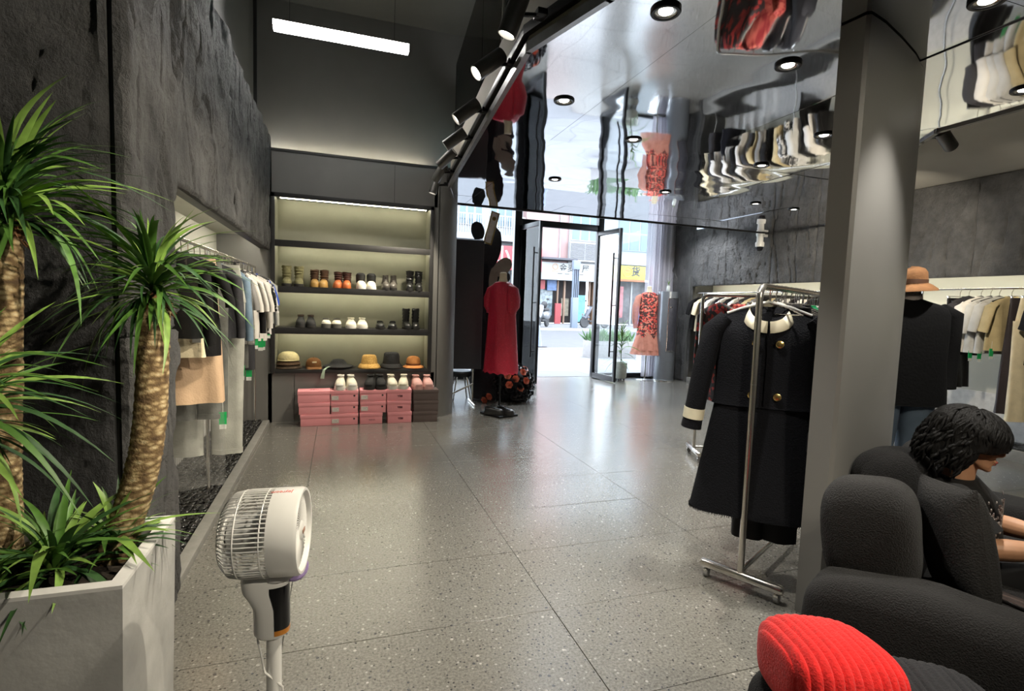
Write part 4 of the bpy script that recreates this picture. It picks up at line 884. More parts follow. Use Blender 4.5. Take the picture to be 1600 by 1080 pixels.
    if tagc:
        g = MB(); zt2 = -.078-length-.02; x = tagc*w*.85
        g.box((x,-.03,zt2), (.045,.004,.085)); go = g.build('swing_tag', M_TAG, t); MB().tube([(x,-.03,zt2+.04),(x,-.03,zt2+.12)], .0015, 5).build('thread', M_TAGW, go)
        MB().box((x,-.033,zt2-.055), (.04,.003,.03)).build('tag_foot', M_TAGW, go)
    return t
def rail(name, label, a, b, r, mt, supports=()):
    t = thing(name, label, 'clothes rail', a); d = Vector(b)-Vector(a)
    MB().tube([(0,0,0), tuple(d)], r, 12).build('bar', mt, t)
    for p, q in supports: MB().tube([tuple(Vector(p)-Vector(a)), tuple(Vector(q)-Vector(a))], r*.9, 10).build('support', mt, t)
    return t
# ---- left niche rail
XRL = -.87; ZRL = 1.765
rail('clothes_rail', 'steel clothes rail in the left stone niche', (XRL,2.9,ZRL), (XRL,6.42,ZRL), .012, M_STEEL, [((XRL,4.15,ZRL),(XRL,4.15,.0)), ((XRL,6.38,ZRL),(XRL,6.38,0))])
gl = 'clothes on the left rail'
LEFT = [ # kind, mat, descr, w, length, sleeve, tag, wide
 ('top','lace','black lace long-sleeved top',.20,.46,.40,0,1), ('cami','cream','cream lace-trimmed camisole',.17,.40,0,1,1), ('tee','black','black cotton top',.22,.58,.2,0,1), ('skirt','beige','beige satin skirt',.22,.86,0,0,.6), ('skirt','tulle','sheer pale tulle skirt',.20,1.42,0,0,.5),
 ('pants','gdenim','faded grey jeans cropped wide',.18,1.02,0,1,1.1), ('jacket','cdenim','charcoal denim jacket',.21,.52,.42,0,1), ('pants','ldenim','long pale grey jeans',.25,1.34,0,0,.9),
 ('jacket','denim','light blue denim jacket',.22,.50,.46,0,1), ('top','sheer','grey chiffon blouse',.21,.78,.5,1,1), ('tee','grey','grey cotton t-shirt',.20,.58,.24,0,1), ('tee','white','white t-shirt next to the grey one',.21,.62,.26,0,1), ('dress','char','charcoal sleeveless dress',.19,.85,.0,1,.4),
 ('tee','white','another white t-shirt',.22,.60,.26,1,1), ('top','black','black long-sleeved top',.20,.60,.46,0,1), ('tee','white','loose white t-shirt',.23,.64,.27,1,1), ('tee','char','charcoal t-shirt',.20,.62,.22,1,1), ('top','white','white long-sleeved blouse',.21,.66,.44,1,1),
 ('tee','black','short black t-shirt',.20,.56,.22,1,1), ('top','print','black and white printed blouse',.21,.62,.3,0,1), ('tee','blue','royal blue t-shirt',.20,.58,.22,1,1), ('jacket','ldenim','pale grey denim jacket',.21,.52,.44,0,1)]
for i, (kd, mk, ds, w, ln, sl, tg, wd) in enumerate(LEFT):
    garment(kd, K[mk], f"{ds}, {ordinal(i)} from the pier, left rail", gl, (XRL, 3.10+.148*i, ZRL-.011), R(rnd.uniform(-7,7)+6), w, ln, sl, 'black', tg, i+1, wide=wd)
# ---- right niche rail
XRR = 6.80; ZRR = 1.80
rail('clothes_rail', 'white steel clothes rail along the right niche', (XRR,8.85,ZRR), (XRR,.6,ZRR), .011, M_CHROME, [((XRR,8.62,ZRR),(XRR,8.62,.08)), ((XRR,4.55,ZRR),(XRR,4.55,.08)), ((XRR,6.7,ZRR),(XRR,6.7,.08))])
gr = 'clothes on the right rail'
RIGHT = [('tee','black','plain black t-shirt',.21,.62,.24,0), ('tee','cream','cream t-shirt',.21,.66,.24,0), ('dress','char','charcoal long-sleeved dress',.20,.98,.5,0), ('tee','white','bright white t-shirt',.22,.64,.26,0), ('dress','navy','long dark navy dress',.19,1.0,.0,0), ('tee','white','white blouse with tied front',.21,.66,.25,0),
 ('top','black','black long-sleeved top',.21,.6,.46,0), ('top','white','white long-sleeved shirt',.21,.66,.46,0), ('tee','char','charcoal t-shirt',.2,.6,.22,0), ('tee','sand','sand coloured t-shirt',.21,.62,.23,0), ('jacket','grey','grey wool jacket',.21,.6,.46,0), ('tee','black','short black t-shirt',.2,.6,.22,0), ('top','sand','beige knitted top',.2,.56,.42,0), ('tee','print','black and white printed t-shirt',.21,.6,.22,0),
 ('tee','lgrey','light grey t-shirt',.21,.62,.23,0), ('dress','black','black sleeveless dress',.19,.95,0,0), ('tee','white','plain white t-shirt',.21,.62,.23,0), ('jacket','leather','black faux leather jacket',.21,.6,.46,0)]
for i, (kd, mk, ds, w, ln, sl, tg) in enumerate(RIGHT):
    garment(kd, K[mk], f"{ds}, {ordinal(i)} garment from the far end of the right rail", gr, (XRR, 8.70-.158*i, ZRR-.010), R(rnd.uniform(-8,8)-8), w, ln, sl, 'steel', tg, 40+i)
RIGHT2 = [('skirt','leather','long black faux leather skirt beside the hatted mannequin',4.14,.20,1.02,0,0,.5), ('tee','char','charcoal t-shirt beside the hatted mannequin',4.05,.21,.66,.26,0,1), ('tee','white','white t-shirt, first pale shirt beside the hatted mannequin',3.93,.23,.62,.30,0,1), ('tee','lgrey','off-white t-shirt with green tag, second pale shirt from the mannequin',3.84,.23,.62,.30,-1,1), ('tee','lgrey','pale grey t-shirt with green tag, third pale shirt from the mannequin',3.76,.23,.62,.28,-1,1),
 ('tee','sand','beige t-shirt next to the dark satin skirt',3.65,.23,.58,.28,-1,1), ('skirt','satin','dark satin long skirt clipped beside cream trousers',3.54,.18,1.22,0,0,.7), ('pants','cream','wide cream trousers at the edge of the picture',3.44,.19,1.28,0,0,1.2), ('tee','black','black top past the cream trousers',3.3,.21,.7,.25,0,1), ('tee','white','white top last on the near part of the right rail',3.22,.21,.6,.25,0,1)]
for i, (kd, mk, ds, y, w, ln, sl, tg, wd) in enumerate(RIGHT2):
    garment(kd, K[mk], ds, gr, (XRR, y, ZRR-.010), R(-14+rnd.uniform(-4,4)), w, ln, sl, 'steel' if kd in ('skirt','pants') else 'black', tg, 80+i, wide=wd)

# ---- rolling racks
def rack(label, a, direc, length, zt, r=.0165, basew=.42):
    d = Vector((direc[0], direc[1], 0)).normalized(); ang = math.atan2(d.y, d.x)
    t = thing('rolling_garment_rack', label, 'garment rack', (a[0], a[1], 0), ang, 'rolling steel racks'); L_ = length
    fr_ = MB(); c = .06
    pth = [(0,0,.075)] + [(0,0,zt-c)] + [(c-c*math.cos(q), 0, zt-c+c*math.sin(q)) for q in [R(90*k/6) for k in range(1,7)]] + [(L_-c+c*math.sin(q), 0, zt-c+c*math.cos(q)) for q in [R(90*k/6) for k in range(0,7)]] + [(L_,0,.075)]
    fr_.tube(pth, r, 14); fr_.build('frame_tube', M_STEEL, t)
    for x in (0, L_):
        bs = MB(); bs.tube([(x,-basew/2,.075),(x,-basew/2+.012,.075),(x,basew/2-.012,.075),(x,basew/2,.075)], [r*1.1,r*1.5,r*1.5,r*1.1], 14); bo = bs.build('base_bar', M_STEEL, t)
        for s in (-1,1):
            w = MB(); w.tube([(x,s*(basew/2-.03),.055),(x,s*(basew/2-.03),.028)], .008, 8); w.box((x,s*(basew/2-.03),.034), (.03,.022,.03), .004); w.build('caster_fork', M_CHROME, bo)
            MB().lathe([(.008,-.012),(.022,-.012),(.025,-.006),(.025,.006),(.022,.012),(.008,.012)], 16, Matrix.Translation((x+.008,s*(basew/2-.03),.025)) @ Matrix.Rotation(PI/2,4,'X')).build('caster_wheel', mat('caster_grey', (.25,.25,.25), .5), bo)
    MB().tube([(0,0,.10),(L_,0,.10)], r*.8, 10).build('lower_bar', M_STEEL, t)
    MB().tube([(0,0,zt-.5),(0,0,zt-.497)], r*1.12, 14).build('joint_ring', M_CHROME, t)
    return t, d, ang
R1A = Vector((2.01,2.12,0)); ZR1 = 1.585
t1, d1, a1 = rack('steel rolling rack holding the black coat with ivory collar', R1A, (.88,.47), 1.35, ZR1)
R2A = Vector((3.37,4.28,0)); ZR2 = 1.61
t2, d2, a2 = rack('steel rolling rack behind, holding the red floral dress', R2A, (.93,-.37), 1.25, ZR2)
g1 = 'clothes on the front rolling rack'
r1list = [('dress','black','black dress behind the ivory-collared coat',.17,.95,.0), ('tee','char','charcoal top on the front rack, third hanger',.16,.6,.16), ('top','black','black blouse on the front rack, fourth hanger',.16,.6,.42), ('tee','green','green top on the front rack near the column',.16,.6,.16), ('top','print','monochrome printed blouse on the front rack near the column',.16,.62,.4), ('dress','navy','navy dress on the front rack behind the column',.16,.9,0), ('tee','black','black top at the far end of the front rack',.16,.6,.16)]
for i, (kd, mk, ds, w, ln, sl) in enumerate(r1list):
    p = R1A+d1*(.40+.115*i); garment(kd, K[mk], ds, g1, (p.x, p.y, ZR1+.0165-.023), a1+R(90+rnd.uniform(-6,6)), w, ln, sl, 'steel', 0, 120+i)
# empty steel hangers on the front rack
for i in range(12):
    p = R1A+d1*(.17+.085*i)
    t = thing('steel_hanger', f"bare steel hanger on the front rolling rack, {ordinal(i)} from the upright pole", 'hanger', (p.x, p.y, ZR1+.0165-.023), a1+R(90+rnd.uniform(-12,12)), 'bare hangers on the front rack')
    hanger(t, M_STEEL, .17, False, .006)
    MB().tube([(-.16,0,-.133),(.16,0,-.133)], .003, 6).build('lower_bar', M_STEEL, t)
g2 = 'clothes on the rear rolling rack'
for i, (kd, mk, ds, w, ln, sl, off) in enumerate([('dress','floral','red and black floral long-sleeved dress on the rear rolling rack',.20,.95,.58,.16), ('top','coral','coral printed blouse beside the floral dress on the rear rack',.20,.62,.46,.34), ('dress','black','black dress hidden behind the coral blouse on the rear rack',.19,.9,0,.52), ('tee','char','charcoal top on the rear rolling rack behind the coat',.2,.6,.2,.70)]):
    p = R2A+d2*off; garment(kd, K[mk], ds, g2, (p.x, p.y, ZR2+.0165-.023), a2+R(90)+R([-150,-140,10,5][i]), w, ln, sl, 'steel', 0, 140+i)

# ---- the big black coat with ivory collar and cuffs
p = R1A+d1*.15
t = thing('wool_coat', 'long black wool coat with ivory collar, ivory cuff bands and gold buttons', 'coat', (p.x, p.y, ZR1+.0165-.023), R(-40))
hanger(t, M_HANG['clear'], .20)
M_COAT = mat('black_boucle_wool', srgb(11,12,17), .95, var=.15, vscale=60, bump=.6, bscale=140, spec=.2); M_IVORY = mat('ivory_leather', srgb(206,198,174), .5, var=.05)
zt = -.085; n = 36
prof = [(zt,.072,.05),(zt-.012,.10,.055),(zt-.03,.16,.06),(zt-.055,.215,.062),(zt-.085,.243,.065),(zt-.14,.25,.075),(zt-.25,.245,.085),(zt-.40,.24,.085),(zt-.52,.243,.085),(zt-.535,.252,.09)]
def dip(rg, d): return [(x, y, z-d*max(0,-y/.06)**.8) for x, y, z in rg]
prof = [(zt-.010,.098,.050)]+prof[2:]
b = MB(); b.loft([dip(ring_xy(hw, th, z, n, .72, .002, .5), d_) for (z, hw, th), d_ in zip(prof, (.105,.095,.075,.05,.02,0,0,0,0,0))]); b.build('jacket_body', M_COAT, t, 70)
b = MB(); b.loft([ring_xy(lerp(.235,.335,q), lerp(.08,.13,q), zt-.52-.60*q, n, .75, .010*q, 1.0, nf=6) for q in [i/9 for i in range(10)]]); b.build('skirt_panel', M_COAT, t, 70)
fg = MB(); rr = random.Random(5)
for k in range(200):
    a = 2*PI*k/200; x = .335*math.copysign(abs(math.cos(a))**.75, math.cos(a)); y = .13*math.copysign(abs(math.sin(a))**.85, math.sin(a)); z = zt-1.118
    fg.add([(x-.003,y,z+.004),(x+.003,y,z+.004),(x+rr.uniform(-.004,.004),y,z-.012-rr.random()*.008)], [(0,1,2)])
fg.build('fringe_hem', M_COAT, t)
for s in (-1,1):
    pts = [(s*.20,0,zt-.07),(s*.262,0,zt-.14),(s*.305,-.01,zt-.36),(s*.335,-.02,zt-.58)]
    so = MB().tube(pts, [.055,.078,.074,.070], 18, True, None, .75).build('sleeve', M_COAT, t, 70)
    MB().tube([(s*.335,-.02,zt-.575),(s*.341,-.022,zt-.632)], .0735, 20, True, None, .75).build('cuff_band', M_IVORY, so)
    MB().tube([(s*.341,-.022,zt-.63),(s*.348,-.024,zt-.685)], [.068,.072], 20, True, None, .75).build('cuff_end', M_COAT, so)
co = MB(); N_ = 40; rows = [[], [], [], []]
for k in range(N_+1):
    q = k/N_; a = R(-90+3)+R(354)*q            # opening at the front
    fr_ = (.5*(1-math.sin(a)))**1.4            # 1 at the front
    for j, (rx_, ry_, dz) in enumerate(((.088,.050,.030),(.095,.055,.034),(.130,.078,.004),(.128,.076,-.004))):
        rows[j].append((rx_*math.cos(a), (ry_+.012*fr_)*math.sin(a), zt+dz-.015-fr_*(.105+.022*(j > 1))))
co.loft(rows, False, False); co.build('collar', M_IVORY, t, 80)
for x, z in ((-.055,-.20),(.055,-.20),(-.06,-.47),(.06,-.47)):
    MB().lathe([(.004,.012),(.012,.012),(.019,.009),(.020,.002),(.016,-.004)], 18, Matrix.Translation((x,-.088,zt+z)) @ Matrix.Rotation(PI/2,4,'X')).build('gold_button', mat('gold', (.85,.60,.22), .25, metal=1, var=.2, vscale=200), t)
sec = MB().box((.235,-.115,zt-.68), (.06,.012,.10), .006).build('security_tag', mat('tag_black', (.02,.02,.02), .35), t); MB().box((.235,-.124,zt-.668), (.042,.004,.05), .001).build('tag_face', mat('tag_green', srgb(120,130,118), .4), sec)
MB().tube([(0,-.089,zt-.14),(0,-.093,zt-.52)], .0025, 6).build('placket_edge', M_COAT, t)
# black trousers hanging beneath the coat
p = R1A+d1*.25
t = thing('velvet_trousers', 'black velvet trouser hems showing beneath the long coat', 'trousers', (p.x, p.y, ZR1+.0165-.023), R(-36), g1); hanger(t, M_STEEL, .14, True)
for s in (-1,1):
    MB().loft([ring_xy(.075+.012*q, .06, -.10-1.27*q, 18, .85, .008, s, .02+s*.078, .0) for q in [i/8 for i in range(9)]]).build('leg', mat('black_velvet', (.006,.006,.007), .9, sheen=.2), t, 70)
MB().loft([ring_xy(.15, .045, -.095, 18, .8, 0, 0, .02), ring_xy(.155, .05, -.14, 18, .8, 0, 0, .02)]).build('waistband', _mats['black_velvet'], t)
# ================================================================== PLANTER, PLANTS, PEBBLES, FAN
t = thing('concrete_planter', 'tall pale concrete planter box with a white rim at the left edge', 'planter', (-1.0, 1.83, 0))
PX0, PX1, PY0, PY1, PZ, rw = -.46, .462, -.24, .24, .67, .036
o_ = [(PX0,PY0),(PX1,PY0),(PX1,PY1),(PX0,PY1)]; i_ = [(PX0+rw,PY0+rw),(PX1-rw,PY0+rw),(PX1-rw,PY1-rw),(PX0+rw,PY1-rw)]
bx = MB(); k_ = .97
bx.loft([[(x*k_,y*k_,0) for x,y in o_], [(x,y,PZ-.012) for x,y in o_]], True); 
M_PL = mat('planter_concrete', (.40,.395,.38), .8, var=.16, vscale=6, bump=.25, bscale=18)
body = MB()
body.loft([[(x*k_,y*k_,0) for x,y in o_], [(x,y,PZ-.010) for x,y in o_]], False); body.loft([[(x,y,PZ-.010) for x,y in i_], [(x,y,PZ-.16) for x,y in i_]], False); body.add([(x*k_,y*k_,0) for x,y in o_], [(3,2,1,0)])
body.build('box', M_PL, t, 30)
rm = MB(); rm.loft([[(x,y,PZ-.010) for x,y in o_],[(x,y,PZ) for x,y in o_],[(x,y,PZ) for x,y in i_],[(x,y,PZ-.010) for x,y in i_]], False); rm.build('rim', mat('white_rim', (.62,.61,.59), .7, var=.06), t, 30)
MB().prism(i_, PZ-.10, PZ-.06).build('soil', mat('potting_soil', (.03,.022,.015), .95, var=.4, bump=1, bscale=40), t)
# leaf meshes
M_LEAF = [mat('leaf_green', srgb(74,112,44), .5, var=.25, vscale=6), mat('leaf_light_green', srgb(116,148,66), .5, var=.25, vscale=6), mat('leaf_deep_green', srgb(46,80,38), .55, var=.25, vscale=6)]
def leaf_mesh(a, b, wid, mt, twist=0, n=9):
    L_ = []; ctr = []; Rr = []
    for i in range(n+1):
        s = i/n; x = s*(1-.12*b*s); z = a*s-b*s*s; w = wid*(math.sin(PI*min(1,(s*.92+.08)))**.6)*(1-.55*s**3)*(1 if i < n else .06)
        th = twist*s; dy = w*math.cos(th); dz = w*math.sin(th)
        L_.append((x, dy, z+dz+w*.30)); ctr.append((x, 0, z)); Rr.append((x, -dy, z-dz+w*.30))
    m = MB(); m.loft([L_, ctr, Rr], False, False); return m.mesh('leaf', mt, 80)
def leaf_set(wid, droop): return [leaf_mesh(rnd.uniform(.1,.5), rnd.uniform(*droop), wid*rnd.uniform(.8,1.15), M_LEAF[k % 3], rnd.uniform(-.5,.5)) for k in range(9)]
LS = leaf_set(.030, (.25,1.05)); LSG = leaf_set(.050, (.3,1.15))
def crown(par, c, n, L0, L1, el, meshes, seed, zr=.10, name='leaf', ymax=None):
    rr = random.Random(seed); ga = 2.39996
    for k in range(n):
        q = k/n; e = lerp(el[0], el[1], q)+rr.uniform(-.2,.2); az = k*ga+rr.uniform(-.3,.3)
        s = rr.uniform(L0, L1)
        if ymax is not None and c[1]+s*math.cos(e)*math.sin(az) > ymax: az = -az
        o = link(name, rr.choice(meshes), par, (c[0]+.012*math.cos(az), c[1]+.012*math.sin(az), c[2]+zr*(q-.5)+rr.uniform(-.01,.01)), (rr.uniform(-.4,.4), -e, az)); o.scale = (s, s*rr.uniform(.8,1.2), s)
M_TRUNK = pattern('palm_trunk_bark', [(.0, srgb(196,180,146)), (.30, srgb(168,146,106)), (.55, srgb(112,90,58)), (.9, srgb(80,60,38))], 26, 'voronoi', .85, .5, stretch=(1.2,1.2,2.4))
def trunk(t, pts, r, seed):
    P = [Vector(p) for p in pts]; m = 110; n = 26; rings = []
    def at(q):
        f = q*(len(P)-1); i = min(int(f), len(P)-2); u = f-i
        p0 = P[max(i-1,0)]; p1 = P[i]; p2 = P[i+1]; p3 = P[min(i+2,len(P)-1)]
        return .5*((2*p1)+(p2-p0)*u+(2*p0-5*p1+4*p2-p3)*u*u+(3*p1-p0-3*p2+p3)*u*u*u)
    ln = sum((b-a).length for a, b in zip(P[:-1], P[1:]))
    for i in range(m+1):
        q = i/m; c = at(q); tg = (at(min(1,q+.01))-at(max(0,q-.01))).normalized(); a = tg.cross(Vector((0,1,0))).normalized(); b = tg.cross(a).normalized(); rg = []
        for k in range(n):
            th = 2*PI*k/n; v = q*ln/.021; zig = abs(((v+.55*math.sin(th*4+math.pi*(int(v) % 2))) % 1)-.5)*2
            rr_ = r*(1.08-.14*q)+.0045*zig+.003*noise.noise(Vector((math.cos(th)*3, math.sin(th)*3, q*20+seed)))
            rg.append(c+a*rr_*math.cos(th)+b*rr_*math.sin(th))
        rings.append(rg)
    MB().loft(rings).build('trunk', M_TRUNK, t, 80)
def fibre(t, c, r, seed):
    rr = random.Random(seed); m = MB(); m.blob(c, (r,r,r*.8), 1, 14, 8, fn=lambda p: p*(1+.25*noise.noise(p*60)))
    for k in range(30):
        a = rr.uniform(0,2*PI); d = Vector((math.cos(a),math.sin(a),rr.uniform(-.8,.5)))
        p = Vector(c)+d*r*.8; m.tube([p, p+d*.02+Vector((0,0,-.012))], [.004,.0015], 5)
    m.build('crown_fibre', mat('dry_brown_fibre', srgb(112,76,46), .9, var=.4, bump=.6), t)
z0 = .60
t = thing('dracaena_tree', 'tall dracaena with thick ringed trunk and dense dark crown at the left edge', 'potted plant', (-.95,1.93,z0), 0, 'dracaenas in the concrete planter')
trunk(t, [(0,-.02,0),(0,-.01,.3),(.01,0,.6),(.012,.03,1.02)], .046, 1); fibre(t, (.012,.03,1.02), .055, 2); crown(t, (.035,.0,1.09), 210, .24, .40, (-.15,1.15), LS, 11, .14, ymax=.24)
t = thing('dracaena_tree', 'curved dracaena with bright green crown in front of the stone pier', 'potted plant', (-.665,1.93,z0), 0, 'dracaenas in the concrete planter')
trunk(t, [(.0,-.03,.0),(.035,-.02,.13),(.075,-.01,.28),(.100,.0,.48),(.105,.04,.80)], .044, 3); fibre(t, (.105,.045,.81), .05, 4); crown(t, (.10,.045,.87), 150, .19, .34, (-.35,1.15), LS, 12, .10, ymax=.24)
t = thing('dracaena_tree', 'low dracaena crown spreading from the left edge above the planter rim', 'potted plant', (-.98,1.72,z0), 0, 'dracaenas in the concrete planter')
trunk(t, [(0,0,0),(.02,-.03,.2),(.06,-.06,.46)], .036, 5); fibre(t, (.06,-.06,.47), .045, 6); crown(t, (.07,-.07,.53), 130, .20, .36, (-.4,1.1), LS, 13, .10, ymax=.44)
t = thing('spider_plant', 'low green strap-leaved plant spilling over the planter rim', 'potted plant', (-.80,1.77,z0), 0); crown(t, (0.03,.02,.05), 70, .18,.30, (.05,1.25), LSG, 14, .02); crown(t, (.15,.12,.05), 46, .15,.24, (.1,1.3), LSG, 15, .02); crown(t, (-.08,-.06,.04), 40, .16,.26, (-.05,1.1), LSG, 16, .02)
# pebbles
def pebble_mb(seed, n=8, m=5):
    rr = random.Random(seed); b = MB(); sx, sy, sz = rr.uniform(.023,.032), rr.uniform(.016,.022), rr.uniform(.009,.013)
    return b.blob((0,0,0), (sx,sy,sz), .95, n, m, fn=lambda p: p*(1+.12*noise.noise(p*40+Vector((seed,0,0)))))
M_PEB = mat('black_pebble', (.016,.0155,.015), .2, var=.35, vscale=40, coord='Object')
PEB = [pebble_mb(k) for k in range(8)]; PEBM = [p.mesh('pebble', M_PEB, 80) for p in PEB]
rr = random.Random(21); spots = []
for ly, zz in enumerate((.026, .043)):
    y = 2.92
    while y < 6.44:
        x = -1.225
        while x < -.815:
            spots.append((x+rr.uniform(-.008,.008), y+rr.uniform(-.008,.008), zz+rr.uniform(-.004,.005))); x += .044
        y += .038
top = sorted([s for s in spots if s[2] > .036], key=lambda s: s[1]); rest = [s for s in spots if s[2] <= .036]+top[300:]
for s in top[:300]:
    o = link('pebble', rr.choice(PEBM), None, s, (rr.uniform(-.4,.4), rr.uniform(-.4,.4), rr.uniform(0,6.3)))
    tag(o, 'glossy black pebble in the near half of the bed under the left rail', 'pebble', 'black pebbles under the left rail')
m = MB()
for s in rest:
    p = rr.choice(PEB); Mx = Matrix.Translation(s) @ Euler((rr.uniform(-.4,.4), rr.uniform(-.4,.4), rr.uniform(0,6.3))).to_matrix().to_4x4(); m.add(p.v, p.f, Mx)
tag(m.build('pebbles', M_PEB, None, 80), 'bed of glossy black pebbles below the left clothes rail', 'pebbles', kind='stuff')
m = MB(); small = [pebble_mb(50+k, 6, 4) for k in range(4)]
for k in range(3600):
    p = rr.choice(small); m.add(p.v, p.f, Matrix.Translation((rr.uniform(6.78,7.2), rr.uniform(1.5,8.8), .085+rr.uniform(0,.016))) @ Euler((rr.uniform(-.4,.4), rr.uniform(-.4,.4), rr.uniform(0,6.3))).to_matrix().to_4x4() @ Matrix.Scale(1.25,4))
tag(m.build('pebbles', M_PEB, None, 80), 'bed of dark pebbles below the right clothes rail', 'pebbles', kind='stuff')
# ---- pedestal fan
M_FAN = mat('fan_white_plastic', (.74,.73,.70), .38, var=.02); M_FANC = mat('fan_smoky_white', (.70,.69,.66), .35, var=.02)
FX, FY, FZ = -.175, 1.55, .795
t = thing('pedestal_fan', 'white pedestal air circulator fan with ribbed drum head and black control strip', 'fan', (FX, FY, 0))
ax = Vector((.99,-.13,.02)).normalized(); q = ax.to_track_quat('Z','Y').to_matrix().to_4x4(); MF = Matrix.Translation((0,0,FZ)) @ q @ Matrix.Diagonal((.93,.93,.84,1))     # local Z = blowing direction
hd = MB(); hd.lathe([(.128,.018),(.1285,.03),(.128,.098),(.124,.108),(.116,.108),(.112,.100),(.112,.02)], 56, MF, False); hd.build('drum_ring', M_FAN, t, 35)
rg = MB()
for k in range(64):
    a = 2*PI*k/64; c, s = math.cos(a), math.sin(a)
    rg.tube([Vector((.126*c,.126*s,.022)), Vector((.126*c,.126*s,-.06)), Vector((.120*c,.120*s,-.105)), Vector((.100*c,.100*s,-.126)), Vector((.05*c,.05*s,-.132))], .0021, 5, False, MF)
rgo = rg.build('rear_grille', M_FAN, t)
for r_, z_ in ((.126,.0),(.125,-.075),(.098,-.127),(.05,-.132)):
    pts = [MF @ Vector((r_*math.cos(a), r_*math.sin(a), z_)) for a in [2*PI*k/48 for k in range(49)]]; MB().tube(pts, .0022, 5, False).build('grille_hoop', M_FAN, rgo)
MB().lathe([(.05,-.134),(.05,-.126),(.004,-.126)], 24, MF).build('rear_cap', M_FAN, rgo)
MB().lathe([(.045,-.12),(.058,-.08),(.058,-.03),(.03,-.02)], 24, MF).build('motor_housing', mat('fan_motor_grey', (.45,.45,.44), .4), t)
fg = MB()
for k in range(54):
    a = 2*PI*k/54
    pts = [Vector((r_*math.cos(a+tw), r_*math.sin(a+tw), .092+zz)) for r_, tw, zz in ((.026,0,.004),(.05,.18,.006),(.08,.36,.004),(.112,.5,-.002))]; fg.tube(pts, .0022, 5, False, MF)
fgo = fg.build('front_grille', M_FAN, t)
MB().lathe([(.028,.088),(.029,.098),(.022,.104),(.004,.106)], 28, MF).build('centre_cap', M_FAN, fgo); MB().box((0,0,.107), (.03,.012,.002), .0005, MF).build('cap_mark', mat('pale_brown_print', srgb(170,130,110), .4), fgo)
bl = MB()
for k in range(5):
    a0 = 2*PI*k/5; rows = []
    for j in range(6):
        r_ = .02+.086*j/5; rows.append([Vector((r_*math.cos(a0+u*.9+.25*j/5), r_*math.sin(a0+u*.9+.25*j/5), .02+.045*(u-.5))) for u in (0,.25,.5,.75,1)])
    bl.loft(rows, False, False, MF)
bl.build('blades', mat('fan_blade_grey', (.58,.58,.57), .35), t)
tx = text_obj('Joyroom', .019, mat('orange_red_print', srgb(224,92,66), .5), t, (0,0,0), depth=.0004, name='brand_lettering')
tx.matrix_local = MF @ Matrix.Rotation(R(8),4,'Z') @ Matrix.Translation((0,.1290,.045)) @ Matrix.Rotation(-PI/2,4,'X') @ Matrix.Rotation(PI/2,4,'Z')
def nring(z, hw, hd_, dx, k=1.0, a0=0, a1=360, n=28):
    return [(dx+hw*k*math.copysign(abs(math.cos(a))**.7, math.cos(a)), hd_*k*math.copysign(abs(math.sin(a))**.7, math.sin(a)), FZ+z) for a in [R(a0+(a1-a0)*i/n) for i in range(n+(a1-a0 < 360))]]
zz = [(-.108,.060,.036,-.012),(-.130,.062,.040,-.012),(-.160,.060,.042,-.010),(-.185,.052,.042,-.002),(-.21,.047,.040,.004),(-.285,.046,.038,.005),(-.297,.036,.032,.005)]
nk = MB(); nk.loft([nring(*q_) for q_ in zz]); nk.build('neck_housing', M_FAN, t, 50)
MB().lathe([(.02,-.140),(.045,-.128),(.048,-.112),(.03,-.108)], 24, Matrix.Translation((.02,0,FZ))).build('swivel_joint', mat('fan_joint_grey', (.5,.49,.48), .4), t)
cp = MB(); cp.loft([nring(z, hw, h2, dx, 1.03, -84, 40, 16) for z, hw, h2, dx in ((-.145,.061,.041,-.011),(-.160,.060,.042,-.010),(-.185,.052,.042,-.002),(-.21,.047,.040,.004),(-.270,.0465,.0385,.005))], False, False); cp.build('control_panel', mat('glossy_black_panel', (.010,.010,.011), .12, var=.1), t)
cb = MB(); cb.loft([nring(z, .046, .038, .005, 1.035, -84, 40, 16) for z in (-.270,-.285)], False, False); cb.build('copper_band', mat('copper_orange', srgb(214,140,60), .3, metal=.5), t)
MB().tube([(.010,0,FZ-.29),(.010,0,.02)], .0205, 20).build('pole', M_FAN, t)
MB().lathe([(.15,.0),(.15,.012),(.14,.022),(.03,.032),(.024,.045),(.005,.045)], 40).build('base', M_FAN, t)
MB().tube([(-.03,.0,FZ-.28),(-.032,0,FZ-.31),(-.018,-.02,FZ-.36),(-.012,-.022,.4),(.034,-.012,.34),(.03,-.02,.2),(.02,-.03,.04),(.15,-.2,.012)], .0032, 6).build('power_cord', M_WHITE, t)
MB().lathe([(.003,-.004),(.034,-.004),(.038,0),(.034,.004),(.003,.004)], 24, Matrix.Translation((.062,.035,FZ-.128)) @ Matrix.Rotation(R(60),4,'X')).build('remote_disc', mat('translucent_lilac', srgb(150,130,176), .3), t)
